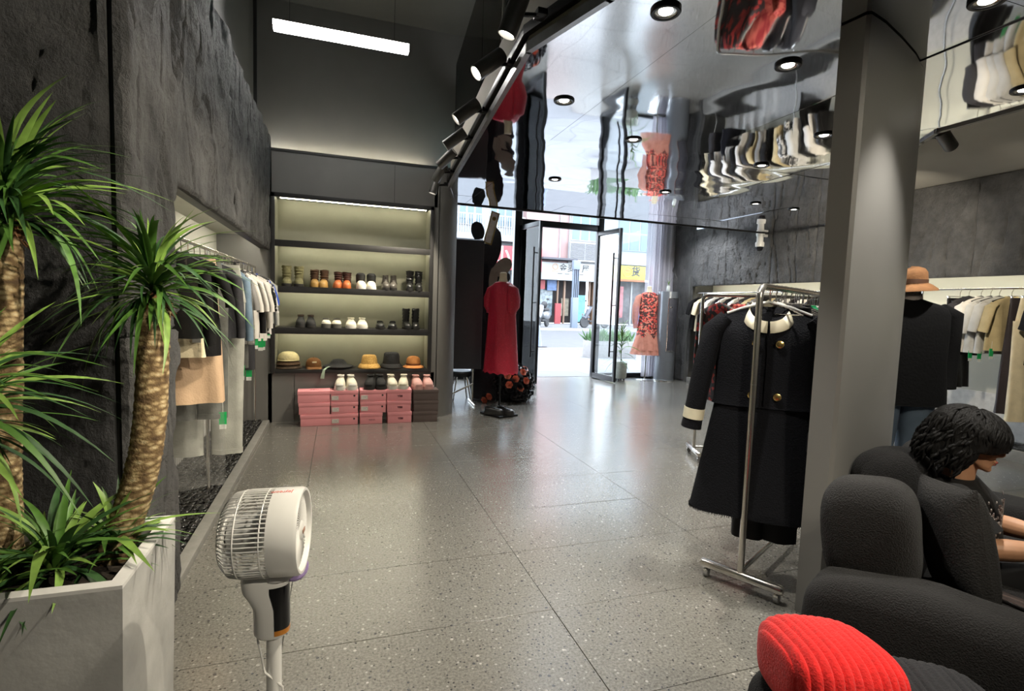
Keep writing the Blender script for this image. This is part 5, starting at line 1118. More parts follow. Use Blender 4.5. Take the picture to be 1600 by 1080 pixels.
# ================================================================== MANNEQUINS, ENTRANCE DISPLAY
M_CREAMF = mat('cream_linen_form', srgb(206,196,170), .8, var=.05)
def dress_stand(name, label, loc, rz, dm, sm, prof, sleeve, base, hips=0, group='dressed mannequins'):
    t = thing(name, label, 'mannequin', loc, rz, group); n = 40
    if base == 'square': MB().box((0,0,.012), (.40,.32,.024), .004).build('base_plate', M_BLACK, t)
    else: MB().lathe([(.20,0),(.20,.008),(.19,.012),(.02,.016),(.01,.02)], 36).build('base_plate', M_CHROME, t)
    MB().tube([(0,0,.015),(0,0,prof[-1][0]+.35)], .014, 12).build('pole', M_BLACK if base == 'square' else M_CHROME, t)
    zt = prof[0][0]; MB().lathe([(.075,zt-.06),(.066,zt-.01),(.050,zt+.04),(.046,zt+.09),(.048,zt+.11),(.03,zt+.125),(.006,zt+.128)], 24).build('neck_form', M_CREAMF, t)
    d = MB(); d.loft([ring_xy(hw, th, z, n, .85, .012*min(1,(zt-z)*1.2), 1.0, nf=7) for z, hw, th in prof]); do = d.build('dress_body', dm, t, 70)
    for s in (-1,1):
        pts, ra = sleeve
        MB().tube([(s*x, y, z) for x, y, z in pts], ra, 16, True, None, .85).build('sleeve', sm, do, 70)
    return t, do
M_RED = pattern('crimson_brocade', [(.25, srgb(196,22,54)), (.55, srgb(168,14,44)), (.8, srgb(222,60,84))], 60, 'noise', .5, .8)
t, do = dress_stand('dress_form_mannequin', 'dress form wearing a crimson puff-sleeved dress beside the doorway', (2.02,6.5,0), R(-66), M_RED, M_RED,
    [(1.735,.085,.075),(1.715,.135,.09),(1.68,.175,.10),(1.62,.185,.115),(1.5,.19,.13),(1.3,.20,.14),(1.05,.215,.155),(.8,.235,.17),(.62,.25,.185),(.585,.252,.187)],
    ([(.15,0,1.67),(.205,-.01,1.63),(.235,-.02,1.52),(.235,-.02,1.42),(.215,-.02,1.36),(.21,-.02,1.34)], [.05,.075,.088,.082,.055,.060]), 'square')
rfl = MB(); rr = random.Random(9)
rfl.loft([[(hw*math.cos(a), th*math.sin(a), z+.010*math.sin(14*a)) for a in [2*PI*k/60 for k in range(60)]] for z, hw, th in ((.60,.255,.19),(.575,.262,.196),(.565,.266,.20))], False); rfl.build('scalloped_hem', M_RED, do, 70)
for j, (x, y, rz) in enumerate(((1.93,6.43,-25), (2.08,6.41,-55))):
    t = thing('ankle_boot', f"black leather ankle shoe at the foot of the red dress stand, {'left' if j == 0 else 'right'} one", 'shoe', (x, y, .0245), R(rz+90), 'shoes by the red dress'); shoe_parts(t, 'loafer', m_['black'], m_['brick'], H=.10, sole=.03, extra=m_['black'], wd=1.15, seed=70+j)
M_PEACH = sheer('peach_tulle', srgb(206,142,124), .66); M_FLOR = pattern('poppy_print', [(.15, srgb(70,44,40)), (.42, srgb(60,40,38)), (.5, srgb(196,56,52)), (.72, srgb(214,92,78)), (.95, srgb(212,140,120))], 34, 'cells', .75)
t, do = dress_stand('dress_form_mannequin', 'dress form wearing a peach tulle and poppy print dress by the silver air conditioner', (6.02,9.32,0), R(-15), M_FLOR, M_PEACH,
    [(1.79,.09,.07),(1.76,.16,.09),(1.70,.19,.10),(1.5,.185,.115),(1.3,.175,.12),(1.1,.20,.14),(.95,.215,.155),(.84,.22,.16)],
    ([(.16,0,1.72),(.215,0,1.68),(.255,0,1.5),(.265,0,1.25),(.25,0,1.05)], [.05,.07,.085,.075,.045]), 'round')
for i, (z1, ph, hw) in enumerate(((.52,0,.30),(.42,1.7,.33),(.60,3,.27))):
    s_ = MB(); s_.loft([ring_xy(lerp(.20,hw,q), lerp(.14,.23,q), lerp(.98,z1+.10*math.sin(ph),q), 48, .9, .02*q, ph, nf=11) for q in [j/8 for j in range(9)]], False); s_.build('tulle_layer', M_PEACH, do, 70)
# ---- dark screen, black flower sculpture, flower heap
t = thing('display_screen', 'tall matte charcoal display screen on steel feet behind the rounded wall', 'screen', (1.60,7.3,0), R(-4))
MB().box((0,0,1.42), (.70,.10,1.82), .004).build('board', mat('charcoal_board', (.030,.030,.036), .55, var=.06), t); MB().box((.351,.005,1.42), (.012,.11,1.82), .002).build('edge_strip', mat('charcoal_edge', (.055,.052,.060), .45), t)
for x in (-.25,.25):
    MB().tube([(x,0,.52),(x,0,.03)], .014, 10).build('leg', M_STEEL, t)
    MB().tube([(x,-.25,.02),(x,.25,.02)], .014, 10).build('foot', M_STEEL, t)
MB().tube([(-.25,-.05,.06),(.25,-.05,.30)], .012, 10).build('brace', M_STEEL, t)
t = thing('flower_sculpture', 'tall black fabric flower sculpture with grey petals rising behind the red dress', 'sculpture', (2.18,7.66,0))
M_BFAB = mat('black_fabric', (.010,.010,.013), .85, var=.2, bump=.3); M_PETAL = mat('grey_paper_petal', srgb(138,132,122), .7, var=.12, vscale=6)
MB().loft([ring_xy(hw, hw*.8, z, 30, .95, .016, 1.4, cx, 0, 6) for z, hw, cx in ((0.02,.24,0),(.3,.28,0),(.7,.20,0),(1.1,.16,.0),(1.5,.155,.01),(1.8,.12,-.01),(2.05,.10,-.03),(2.25,.06,-.05))]).build('draped_body', M_BFAB, t, 70)
def petal(par, c, rx, rz, w, h, mt, name='petal', cup=.25):
    rows = []; n = 9
    for i in range(n+1):
        u = i/n; hw = w*math.sin(PI*min(1,.12+.88*u*.92))**.55*(1 if i < n else .25)
        rows.append([(hw*v, cup*h*(u*u)-cup*hw*v*v*1.2, h*u) for v in (-1,-.66,-.33,0,.33,.66,1)])
    m = MB(); m.loft(rows, False, False); m.loft([[(x,y+.006,z) for x,y,z in r] for r in rows][::-1], False, False); return m.build(name, mt, par, 70, loc=c, rot=(rx, 0, rz))
for (c, rx, ry, w, h, mt) in (((.02,-.17,1.90),.05,.85,.11,.32,M_PETAL), ((-.03,-.18,1.66),.05,.12,.065,.34,M_PETAL), ((.03,-.17,1.58),.05,.62,.10,.27,M_PETAL), ((.06,-.16,1.76),.0,.95,.085,.24,M_BFAB), ((-.24,-.15,2.38),.0,-.15,.10,.26,M_BFAB), ((-.06,-.13,2.02),.0,.16,.13,.58,M_BFAB), ((.06,-.12,1.35),.0,.35,.14,.36,M_BFAB), ((.0,-.10,1.15),-.05,.1,.16,.4,M_BFAB)):
    o = petal(t, c, rx, 0, w, h, mt, cup=.12); o.rotation_euler = (rx, ry, 0)
t = thing('gilt_frame', 'narrow white panel with gilt edges leaning on top of the black sculpture', 'frame', (2.06,7.46,2.335), 0, rot=(0,R(14),0))
MB().box((0,0,.22), (.11,.02,.46), .003).build('panel', mat('white_card', (.75,.73,.68), .6), t)
for x in (-.055,.055): MB().box((x,-.004,.22), (.016,.03,.48), .003).build('gilt_edge', mat('gilt', srgb(176,150,90), .35, metal=.6), t)
for z in (-.01,.45): MB().box((0,-.004,z), (.126,.03,.016), .003).build('gilt_edge', _mats['gilt'], t)
MB().lathe([(.03,0),(.03,.006),(.018,.006),(.018,0)], 20, Matrix.Translation((0,-.012,.36)) @ Matrix.Rotation(PI/2,4,'X')).build('rosette', _mats['gilt'], t)
t = thing('artificial_flower_heap', 'heap of glossy black artificial flowers with orange roses on the floor', 'flowers', (2.52,7.55,0))
def bloom(r, layers, seed):
    rr = random.Random(seed); m = MB()
    for l in range(layers):
        rad = r*(1-.75*l/layers); k = 6 if l == 0 else 5
        for j in range(k):
            a = 2*PI*j/k+l*.6; e = .35+.95*l/layers; c = Vector((math.cos(a),math.sin(a),0)); s = Vector((-c.y,c.x,0)); up = Vector((0,0,1)); d = c*math.cos(e)+up*math.sin(e)
            b0 = up*(.12*r*l); m.add([b0-s*rad*.15, b0+s*rad*.15, b0+d*rad*.7+s*rad*.5, b0+d*rad+up*.06*r, b0+d*rad*.7-s*rad*.5], [(0,1,2,3,4)])
    return m
BL = [bloom(.055, 3, k).mesh('black_bloom', mat('black_gloss_petal', (.010,.010,.012), .3, var=.3), 30) for k in range(4)]; RS = bloom(.062, 4, 9).mesh('orange_rose', mat('orange_petal', srgb(214,120,92), .6, var=.15), 30)
rr = random.Random(33)
core = MB(); core.blob((0,0,.2), (.27,.30,.26), .9, 20, 12, fn=lambda p: p*(1+.1*noise.noise(p*9))); core.build('core', M_BFAB, t)
for k in range(210):
    a = rr.uniform(0,2*PI); e = math.asin(rr.uniform(-.55,1)); R0 = Vector((.33*math.cos(e)*math.cos(a), .36*math.cos(e)*math.sin(a), .20+.31*math.sin(e)))
    if R0.z < .03: R0.z = .035; R0.x *= 1.12; R0.y *= 1.1
    q = Vector((math.cos(e)*math.cos(a), math.cos(e)*math.sin(a), math.sin(e)+.15)).to_track_quat('Z','Y').to_euler(); o = link('black_bloom', rr.choice(BL), t, R0*rr.uniform(.93,1.07), q); s = rr.uniform(.7,1.2); o.scale = (s,s,s)
for x, y, z in ((2.37,7.25,.40),(2.48,7.22,.36),(2.60,7.25,.45),(2.64,7.22,.33),(2.38,7.2,.28),(2.12,7.30,.10),(2.05,7.30,.05),(2.78,7.4,.25),(2.55,7.2,.22),(2.72,7.5,.46)):
    q = Vector((x-2.52, y-7.55-.1, z-.2)).to_track_quat('Z','Y').to_euler(); link('orange_rose', RS, t, (x-2.52, y-7.55, z), q)
t = thing('black_stool', 'low black stool with chrome legs half hidden under the display screen', 'stool', (1.75,7.62,0))
MB().lathe([(.16,.36),(.17,.38),(.17,.42),(.15,.44),(.01,.445)], 28).build('seat', M_BLACKP, t)
for k in range(4):
    a = PI/4+PI/2*k; MB().tube([(.10*math.cos(a),.10*math.sin(a),.37),(.19*math.cos(a),.19*math.sin(a),.0)], .011, 8).build('leg', M_CHROME, t)
# ---- silver floor-standing air conditioner, vase, curtain, potted plant, security camera
t = thing('floor_air_conditioner', 'tall silver cylindrical floor air conditioner by the curtain', 'air conditioner', (6.36,9.16,0))
M_SIL = mat('silver_grey_paint', (.20,.215,.24), .32, metal=.55, var=.03)
MB().lathe([(.20,0),(.205,.02),(.205,.03),(.20,.035),(.20,1.80),(.196,1.815),(.01,1.82)], 48).build('cabinet', M_SIL, t, 30)
MB().lathe([(.21,0),(.21,.018),(.2,.02)], 48).build('base_ring', M_CHROME, t)
pn = MB(); pn.loft([[(.203*math.cos(a), .203*math.sin(a), z) for a in [R(-118+70*k/12) for k in range(13)]] for z in (.62,1.68)], False, False); pno = pn.build('outlet_panel', mat('outlet_dark', (.09,.09,.11), .3, metal=.4), t)
fm_ = MB(); 
ed = [(.205*math.cos(R(-118+70*k/12)), .205*math.sin(R(-118+70*k/12))) for k in range(13)]
fm_.tube([(x,y,1.68) for x,y in ed]+[(x,y,.62) for x,y in ed[::-1]]+[(ed[0][0],ed[0][1],1.68)], .006, 6, False); fm_.build('chrome_trim', M_CHROME, pno)
MB().box((-.05,-.203,1.50), (.06,.006,.012), .002).build('badge', M_CHROME, t)
t = thing('bud_vase', 'small glass vase with a green sprig on top of the air conditioner', 'vase', (6.34,9.13,1.8205))
MB().lathe([(.035,0),(.04,.02),(.036,.09),(.026,.11),(.028,.12)], 20).build('vase_body', mat('cloudy_glass', (.5,.52,.5), .2), t)
for k in range(7):
    a = k*.9; o = link('leaf', LS[k], t, (0,0,.11), (0,-1.2,a)); o.scale = (.16,.16,.16)
def voile():
    m = bpy.data.materials.new('silver_voile'); m.use_nodes = True; N = m.node_tree.nodes; L = m.node_tree.links; p = N['Principled BSDF']
    p.inputs['Base Color'].default_value = (.66,.64,.70,1); p.inputs['Roughness'].default_value = .8
    tl = N.new('ShaderNodeBsdfTranslucent'); tl.inputs[0].default_value = (.72,.70,.76,1); tp = N.new('ShaderNodeBsdfTransparent')
    tc = N.new('ShaderNodeTexCoord'); wv = N.new('ShaderNodeTexNoise'); wv.inputs['Scale'].default_value = 40; L.new(tc.outputs['Object'], wv.inputs['Vector'])
    mr = N.new('ShaderNodeMapRange'); mr.inputs[3].default_value = .10; mr.inputs[4].default_value = .26; L.new(wv.outputs[0], mr.inputs[0])
    m1 = N.new('ShaderNodeMixShader'); m1.inputs[0].default_value = .6; L.new(p.outputs[0], m1.inputs[1]); L.new(tl.outputs[0], m1.inputs[2])
    m2 = N.new('ShaderNodeMixShader'); L.new(mr.outputs[0], m2.inputs[0]); L.new(m1.outputs[0], m2.inputs[1]); L.new(tp.outputs[0], m2.inputs[2]); L.new(m2.outputs[0], N['Material Output'].inputs[0])
    return m
t = thing('window_curtain', 'silver grey sheer curtain gathered at the right end of the window', 'curtain', (6.38,9.52,.03))
cu = MB(); rows = []
for j in range(12):
    z = 3.38*j/11; rows.append([(-.33+.66*i/110+.006*math.sin(i*.9+j*.2), .028*math.sin(i*.62)+.012*math.sin(i*.23+j*.15), z) for i in range(111)])
cu.loft(rows, False, False); cu.build('drape', voile(), t, 80); MB().tube([(-.36,0,3.38),(.30,0,3.38)], .012, 8).build('curtain_rod', M_STEEL, t)
t = thing('potted_palm', 'slender green plant in a pale pot beside the open right door', 'potted plant', (5.42,9.28,0))
MB().lathe([(.10,.04),(.125,.08),(.13,.34),(.135,.36),(.12,.36),(.11,.31),(.01,.31)], 28).build('pot', mat('pale_green_pot', (.48,.50,.45), .5), t)
for k in range(4):
    a = PI/4+PI/2*k; MB().blob((.08*math.cos(a),.08*math.sin(a),.02), (.02,.02,.02), 1, 10, 6).build('foot', M_BLACKP, t)
MB().tube([(0,0,.3),(.01,.01,.8),(.0,.0,1.05)], [.008,.007,.004], 8).build('stem', mat('green_stem', srgb(70,90,44), .6), t); crown(t, (0,0,.62), 34, .30,.46, (-.1,1.25), LS, 41, .5); crown(t, (.01,0,.95), 22, .2,.32, (0,1.3), LS, 42, .2)
t = thing('security_camera', 'white cylindrical security camera under the mirror ceiling on the stone wall', 'camera', (6.56,7.0,2.735))
MB().lathe([(.062,-.03),(.066,-.0),(.066,.012),(.01,.014)], 28).build('mount', M_WHITE, t); MB().lathe([(.05,-.13),(.052,-.03),(.045,-.028)], 28).build('body', M_WHITE, t); MB().lathe([(.05,-.21),(.068,-.20),(.070,-.15),(.066,-.13),(.05,-.128)], 28).build('lower_shell', M_WHITE, t)
MB().lathe([(.006,-.275),(.035,-.268),(.052,-.24),(.056,-.205)], 28).build('lens_dome', mat('smoked_dome', (.01,.01,.012), .08), t); MB().box((.08,0,-.02), (.14,.05,.04), .006).build('wall_bracket', M_WHITE, t)

# ---- mannequin in hat, black coat and jeans
t = thing('full_mannequin', 'mannequin in brown felt hat, black coat and blue jeans behind the column', 'mannequin', (3.66,2.54,0), R(-25)); t.scale = (1,1,.965)
M_JEAN = mat('blue_jeans', srgb(96,112,130), .85, var=.35, vscale=4, bump=.2); M_BCOAT = mat('black_wool_coat', srgb(11,11,12), .92, var=.1, spec=.2, bump=.3)
MB().lathe([(.20,0),(.20,.008),(.19,.012),(.01,.014)], 32).build('base_plate', M_CHROME, t); MB().tube([(-.09,.08,.012),(-.09,.05,.5)], .01, 8).build('support_rod', M_CHROME, t)
for s in (-1,1):
    MB().loft([ring_xy(hw, hw*1.05, z, 22, .95, .004, s, s*.105, dy) for z, hw, dy in ((.035,.10,0),(.25,.085,0),(.5,.08,.01),(.7,.092,0),(.93,.105,0),(1.0,.10,0))]).build('trouser_leg', M_JEAN, t, 70)
    MB().blob((s*.105,-.05,.035), (.045,.12,.035), .8).build('foot', M_BLACKP, t)
prof = [(1.635,.075,.07),(1.62,.12,.085),(1.60,.19,.10),(1.575,.24,.11),(1.53,.265,.12),(1.4,.262,.14),(1.2,.255,.145),(1.0,.27,.155),(.90,.275,.16)]
MB().loft([ring_xy(hw, th, z, 36, .78, .004, 1, nf=4) for z, hw, th in prof]).build('coat_body', M_BCOAT, t, 70)
for s in (-1,1): MB().tube([(s*.21,0,1.57),(s*.275,0,1.53),(s*.285,.01,1.3),(s*.285,.0,1.1),(s*.275,-.02,1.02)], [.05,.075,.07,.062,.060], 16, True, None, .9).build('sleeve', M_BCOAT, t, 70)
MB().lathe([(.07,1.60),(.082,1.64),(.074,1.67),(.062,1.70),(.06,1.74)], 28).build('scarf', pattern('scarf_print', [(.35, srgb(176,166,158)), (.5, srgb(160,148,144)), (.58, srgb(50,42,46)), (.72, srgb(190,180,172))], 16, 'noise', .6), t)
MB().blob((0,-.01,1.74), (.07,.085,.10), 1, 18, 12).build('head', _mats['scarf_print'], t)
ho = MB().loft([[(r*math.cos(a), 1.12*r*math.sin(a), z+.012*math.cos(a)) for a in [2*PI*k/40 for k in range(40)]] for r, z in ((.155,1.685),(.15,1.70),(.12,1.725),(.098,1.738),(.096,1.775),(.092,1.81),(.075,1.838),(.04,1.850),(.004,1.852))]).build('hat', mat('brown_felt', srgb(124,84,48), .9, var=.15, bump=.3), t, 60)
MB().lathe([(.100,1.738),(.099,1.768)], 36, None, False, 1.12).build('hat_band', mat('dark_brown_ribbon', srgb(84,54,34), .7), ho); MB().blob((-.09,-.06,1.76), (.045,.03,.025), .9, 14, 8, fn=lambda p: p*(1+.3*noise.noise(p*60))).build('hat_feather', mat('feather_grey', srgb(110,92,78), .8, var=.4, vscale=60), ho)
# ================================================================== SOFA, CUSHIONS, WOMAN
SO = (2.2, 1.45, 0); SR = math.atan2(.47, .88)
M_BOUC = mat('black_boucle', srgb(24,23,23), .95, var=.3, vscale=160, bump=1.0, bscale=190, spec=.25, sheen=.06)
t = thing('lounge_sofa', 'black boucle lounge sofa with rounded cushions beside the column', 'sofa', SO, SR)
def puff(name, c, rad, e=.55, rot=(0,0,0), mt=M_BOUC, par=None, wob=.05, n=44, m=26, seed=0, loc0=None):
    f = lambda p: p*(1+wob*noise.noise(p*5+Vector((seed*3.1,0,0))))
    M = Euler(rot).to_matrix().to_4x4()
    return MB().blob((0,0,0), rad, e, n, m, M, f).build(name, mt, par, 80, loc=c)
puff('base', (.36,-.29,.15), (.84,.46,.15), .35, par=t, wob=.02)
puff('seat_cushion', (.32,-.28,.30), (.66,.42,.12), .45, par=t, seed=1)
puff('back_cushion', (-.19,.09,.60), (.165,.16,.225), .62, (-.10,0,.05), par=t, seed=2)
puff('back_cushion', (.40,.09,.61), (.23,.16,.225), .62, (-.10,0,-.03), par=t, seed=3)
puff('back_cushion', (.92,.0,.58), (.22,.15,.22), .62, (-.10,0,-.03), par=t, seed=4)
puff('back_rest', (.40,.045,.33), (.70,.12,.27), .5, par=t, seed=5)
puff('arm', (-.40,-.24,.31), (.165,.50,.225), .55, (0,.05,0), par=t, seed=6)
puff('arm', (1.16,-.29,.30), (.185,.44,.22), .55, par=t, seed=7)
for x in (-.35,1.0):
    for y in (-.60,.05): MB().lathe([(.02,0),(.03,.03)], 14, Matrix.Translation((x,y,0))).build('foot', M_BLACKP, t)
ex = Vector((.88,.47,0)).normalized(); ey = Vector((-.47,.88,0)).normalized()
def sl_(x, y, z): return tuple(Vector((SO[0],SO[1],0))+ex*x+ey*y+Vector((0,0,z)))
t = thing('throw_pillow', 'square black woven pillow leaning against the sofa back beside the woman', 'pillow', sl_(-.085,-.15,.42), SR)
def pillow(par, w, h, d, mt, M, ridges=0, amp=.004):
    rows = []; n = 30; mb_ = MB()
    for side in (1,-1):
        rows = []
        for i in range(n+1):
            v = -1+2*i/n; r = []
            for j in range(n+1):
                u = -1+2*j/n; k = max(0,(1-abs(u)**2.6)*(1-abs(v)**2.6))**.5
                pinch = 1-.08*(abs(u*v))**1.0*0-.05*(1-abs(v))*abs(u)**3*0
                x = u*w*(1-.06*(1-v*v)*abs(u)); y = v*h*(1-.06*(1-u*u)*abs(v))
                z = side*d*k*(1+.08*noise.noise(Vector((u*2,v*2,side*3))))
                r.append((x, y, z))
            rows.append(r if side == 1 else r[::-1])
        mb_.loft(rows, False, False)
    return mb_
PM = Matrix.Rotation(R(-90-12),4,'X')
pw = MB(); pp = pillow(None, .150, .225, .085, None, None); pw.add(pp.v, pp.f, Matrix.Translation((0,-.01,.205)) @ Matrix.Rotation(R(38),4,'Z') @ Matrix.Rotation(R(90-10),4,'X') @ Matrix.Rotation(R(-6),4,'Z'))
bm_ = pw.build('cover', mat('black_woven_cotton', srgb(33,32,32), .9, var=.12, vscale=90, bump=.6, bscale=160), t, 80)
# pouf with the two corduroy cushions
t = thing('round_pouf', 'round black pouf beneath the red and black corduroy cushions', 'pouf', sl_(-.90,-.03,0), SR)
MB().lathe([(.27,0),(.30,.03),(.31,.15),(.30,.28),(.26,.325),(.10,.335),(.004,.335)], 44).build('cover', M_BOUC, t, 60)
MB().lathe([(.305,.145),(.316,.15),(.305,.155)], 44, None, False).build('piping', M_BLACKP, t)
def cord_cushion(name, label, loc, rz, rad, mt, nr, tilt=(0,0), e=.5, amp=.006):
    t = thing(name, label, 'cushion', loc, rz, 'corduroy cushions')
    def f(p):
        a = p.x/rad[0]; rid = abs(math.sin(nr*a*PI/2)); 
        q = p*(1+.06*noise.noise(p*6)); nrm = Vector((0, p.y/rad[1]**2, p.z/rad[2]**2)); 
        if nrm.length > 0: q = q+nrm.normalized()*amp*(rid**.7)
        q.z += .05*max(0,1-abs(p.x)/rad[0])*0
        return q
    n = 150; m_i = 60
    M = Euler((tilt[0], tilt[1], 0)).to_matrix().to_4x4()
    # build with poles on the x axis so that the ridges run around the cushion
    mb_ = MB(); sp = lambda a, k: math.copysign(abs(a)**k, a); rings = []
    for i in range(1, 120):
        th = -PI/2+PI*i/120; rg = []
        for k in range(56):
            ph = 2*PI*k/56; p = Vector((rad[0]*sp(math.sin(th), .75), rad[1]*sp(math.cos(th), e)*sp(math.cos(ph), .62), rad[2]*sp(math.cos(th), e)*sp(math.sin(ph), .62)))
            rg.append(M @ (f(p)+Vector((0,0,0)))+Vector((0,0,rad[2])))
        rings.append(rg)
    mb_.loft(rings, True); mb_.build('cover', mt, t, 80); return t
cord_cushion('corduroy_cushion', 'bright red plush corduroy cushion at the lower edge of the picture', sl_(-.925,.06,.318), R(-20), (.165,.165,.105), mat('red_plush', srgb(214,28,26), .9, var=.12, vscale=50, bump=.5, bscale=160, sheen=.2), 13, (R(-6),R(3)), amp=.010)
cord_cushion('corduroy_cushion', 'black plush corduroy cushion tucked against the red one', sl_(-.80,-.17,.322), R(-30), (.15,.12,.065), mat('black_plush', srgb(24,24,28), .95, var=.15, vscale=50, bump=.5, bscale=160, sheen=.05), 12, (0,R(4)), amp=.008)
t = thing('mobile_phone', 'dark mobile phone lying on the sofa seat beside the pillow', 'phone', sl_(.02,-.32,.418), SR+R(-20)); MB().box((0,0,.006), (.078,.16,.010), .004).build('body', mat('phone_body', (.02,.018,.018), .25), t); MB().box((0,0,.0117), (.070,.150,.0012), .0004).build('screen', mat('phone_screen', (.06,.048,.045), .12), t)

# ---- woman seated on the sofa; local frame: facing -Y, her right side at -X
W_ = thing('person', 'woman with dark wavy bob in a black t-shirt sitting on the sofa looking down', 'person', sl_(.35,0,0), SR)
M_SKIN = mat('skin', srgb(196,146,112), .5, var=.06, vscale=20); M_HAIR = mat('dark_hair', (.007,.0063,.006), .65, spec=.3, var=.3, vscale=60, bump=.9, bscale=70, stretch=(1,1,.4)); M_TEE = mat('black_tee', srgb(20,19,19), .9, var=.1, bump=.2, bscale=60)
HM = Matrix.Translation((-.01,-.178,.945)) @ Matrix.Rotation(R(20),4,'X') @ Matrix.Scale(.93,4)      # head, tipped forward
hd_prof = [(-.118,.020,-.078,-.035),(-.108,.040,-.092,-.015),(-.092,.052,-.094,.015),(-.075,.058,-.090,.035),(-.050,.064,-.091,.060),(-.025,.068,-.088,.075),(.0,.071,-.084,.083),(.015,.072,-.082,.087),(.035,.073,-.089,.090),(.065,.071,-.085,.088),(.09,.060,-.070,.076),(.108,.042,-.048,.055),(.118,.018,-.018,.022)]
def hring(z, hw, f, b, n=28):
    cy = (f+b)/2; ry = (b-f)/2; return [(hw*math.copysign(abs(math.cos(a))**.9, math.cos(a)), cy+ry*math.sin(a), z) for a in [2*PI*k/n for k in range(n)]]
sk = MB(); sk.loft([hring(*p) for p in hd_prof], True, True, HM)
sk.loft([[(x, y, z) for x, y, z in hring(zz, w, f, b, 16)] for zz, w, f, b in ((.028,.010,-.098,-.07),(.0,.012,-.106,-.07),(-.018,.015,-.114,-.07),(-.030,.018,-.108,-.07),(-.038,.013,-.094,-.07))], True, True, HM)   # nose
sk.blob((0,-.090,-.060), (.024,.012,.007), 1, 14, 8, HM); sk.blob((0,-.088,-.073), (.021,.012,.007), 1, 14, 8, HM); sk.blob((0,-.082,-.104), (.022,.018,.016), 1, 14, 8, HM)
for s in (-1,1): sk.blob((s*.040,-.070,-.03), (.022,.018,.022), 1, 12, 8, HM); sk.blob((s*.073,.01,-.012), (.010,.020,.032), 1, 12, 8, HM)
sk.tube([(-.01,-.145,.885),(-.008,-.135,.81),(-.005,-.125,.745),(0,-.12,.70)], [.055,.052,.058,.085], 18)
def arm(s, sh_, el, wr, fing):
    d = (Vector(wr)-Vector(el))
    sk.tube([sh_, Vector(sh_).lerp(Vector(el),.5), el], [.050,.046,.040], 16); sk.blob(el, (.043,.043,.043), 1, 14, 8)
    sk.tube([el, Vector(el).lerp(Vector(wr),.3), Vector(el).lerp(Vector(wr),.7), wr], [.041,.043,.034,.026], 16)
    h = d.normalized(); side = Vector((s,0,-.2)).normalized(); upv = side.cross(h).normalized()*s
    if upv.z < 0: upv = -upv
    wr = Vector(wr); pc = wr+h*.045
    Mh = Matrix((side, h, upv)).transposed().to_4x4(); Mh.translation = pc
    sk.blob((0,0,0), (.040,.052,.016), .75, 16, 10, Mh)
    for k, (off, ln, r_) in enumerate(((-.030,.070,.0085),(-.010,.080,.009),(.010,.076,.0088),(.029,.060,.0078))):
        b0 = Mh @ Vector((off,.040,0)); b1 = Mh @ Vector((off*1.02,.040+ln*.45,.010)); b2 = Mh @ Vector((off*1.0,.040+ln*.72,.030)); b3 = Mh @ Vector((off*.98,.040+ln*.80,.050))
        sk.tube([b0,b1,b2,b3], [r_*1.1,r_,r_*.95,r_*.8], 10)
    tb = -1
    sk.tube([Mh @ Vector((tb*s*.030*s,-.02,.004)), Mh @ Vector((tb*.052,.01,.018)), Mh @ Vector((tb*.050,.038,.034)), Mh @ Vector((tb*.038,.055,.044))], [.013,.012,.010,.008], 10)
    return pc, Mh
arm(-1, (-.175,-.13,.715), (-.195,-.245,.545), (-.10,-.46,.575), None); arm(1, (.175,-.13,.715), (.20,-.25,.55), (.09,-.47,.565), None)
so_ = sk.build('body', M_SKIN, W_, 80)
rmod = so_.modifiers.new('remesh', 'REMESH'); rmod.mode = 'VOXEL'; rmod.voxel_size = .0038; rmod.use_smooth_shade = True
sm2 = so_.modifiers.new('smooth', 'SMOOTH'); sm2.factor = .5; sm2.iterations = 3
for s in (-1,1):
    MB().blob((s*.031,-.0865,.010), (.014,.007,.0035), 1, 14, 8, HM).build('eyelid', mat('eyelid_lash', srgb(60,38,30), .6), W_)
    MB().tube([HM @ Vector((s*.014,-.093,.029)), HM @ Vector((s*.032,-.093,.034)), HM @ Vector((s*.050,-.083,.029))], .0038, 6).build('eyebrow', mat('brow', srgb(44,30,26), .8), W_)
MB().blob((0,-.098,-.060), (.022,.007,.0055), 1, 14, 8, HM).build('upper_lip', mat('lip', srgb(170,86,80), .4), W_); MB().blob((0,-.096,-.072), (.019,.007,.0055), 1, 14, 8, HM).build('lower_lip', _mats['lip'], W_)
# hair: wavy bob
hr = MB()
HH = Matrix.Translation((-.006,-.140,.950)) @ Matrix.Rotation(R(16),4,'X')
def hfn(p):
    a = math.atan2(p.y, p.x)
    k = max(0, -p.z/.13)
    wv = .055*math.sin(9*a+p.z*26)+.040*math.sin(17*a-p.z*40)+.10*noise.noise(Vector((p.x*14,p.y*14,p.z*9)))
    q = Vector((p.x*(1+.16*k+wv*(.35+.65*k)), p.y*(1+.16*k+wv*(.35+.65*k)), p.z*(1+.05*wv)))
    zl = .012+.014*noise.noise(Vector((p.x*30,2,0)))-.25*max(0,abs(p.x)-.05)
    if p.y < -.02 and p.z < zl:                      # open the face below the fringe
        w = smooth((zl-p.z)/.035); lim = -.050+.9*max(0,abs(p.x)-.055)
        q.y = lerp(q.y, max(q.y, -.040), w)
    return q
hr.blob((0,0,-.012), (.114,.143,.142), .88, 110, 56, HH, hfn)
hro = hr.build('hair', M_HAIR, W_, 80)
ck = MB(); rr = random.Random(4)
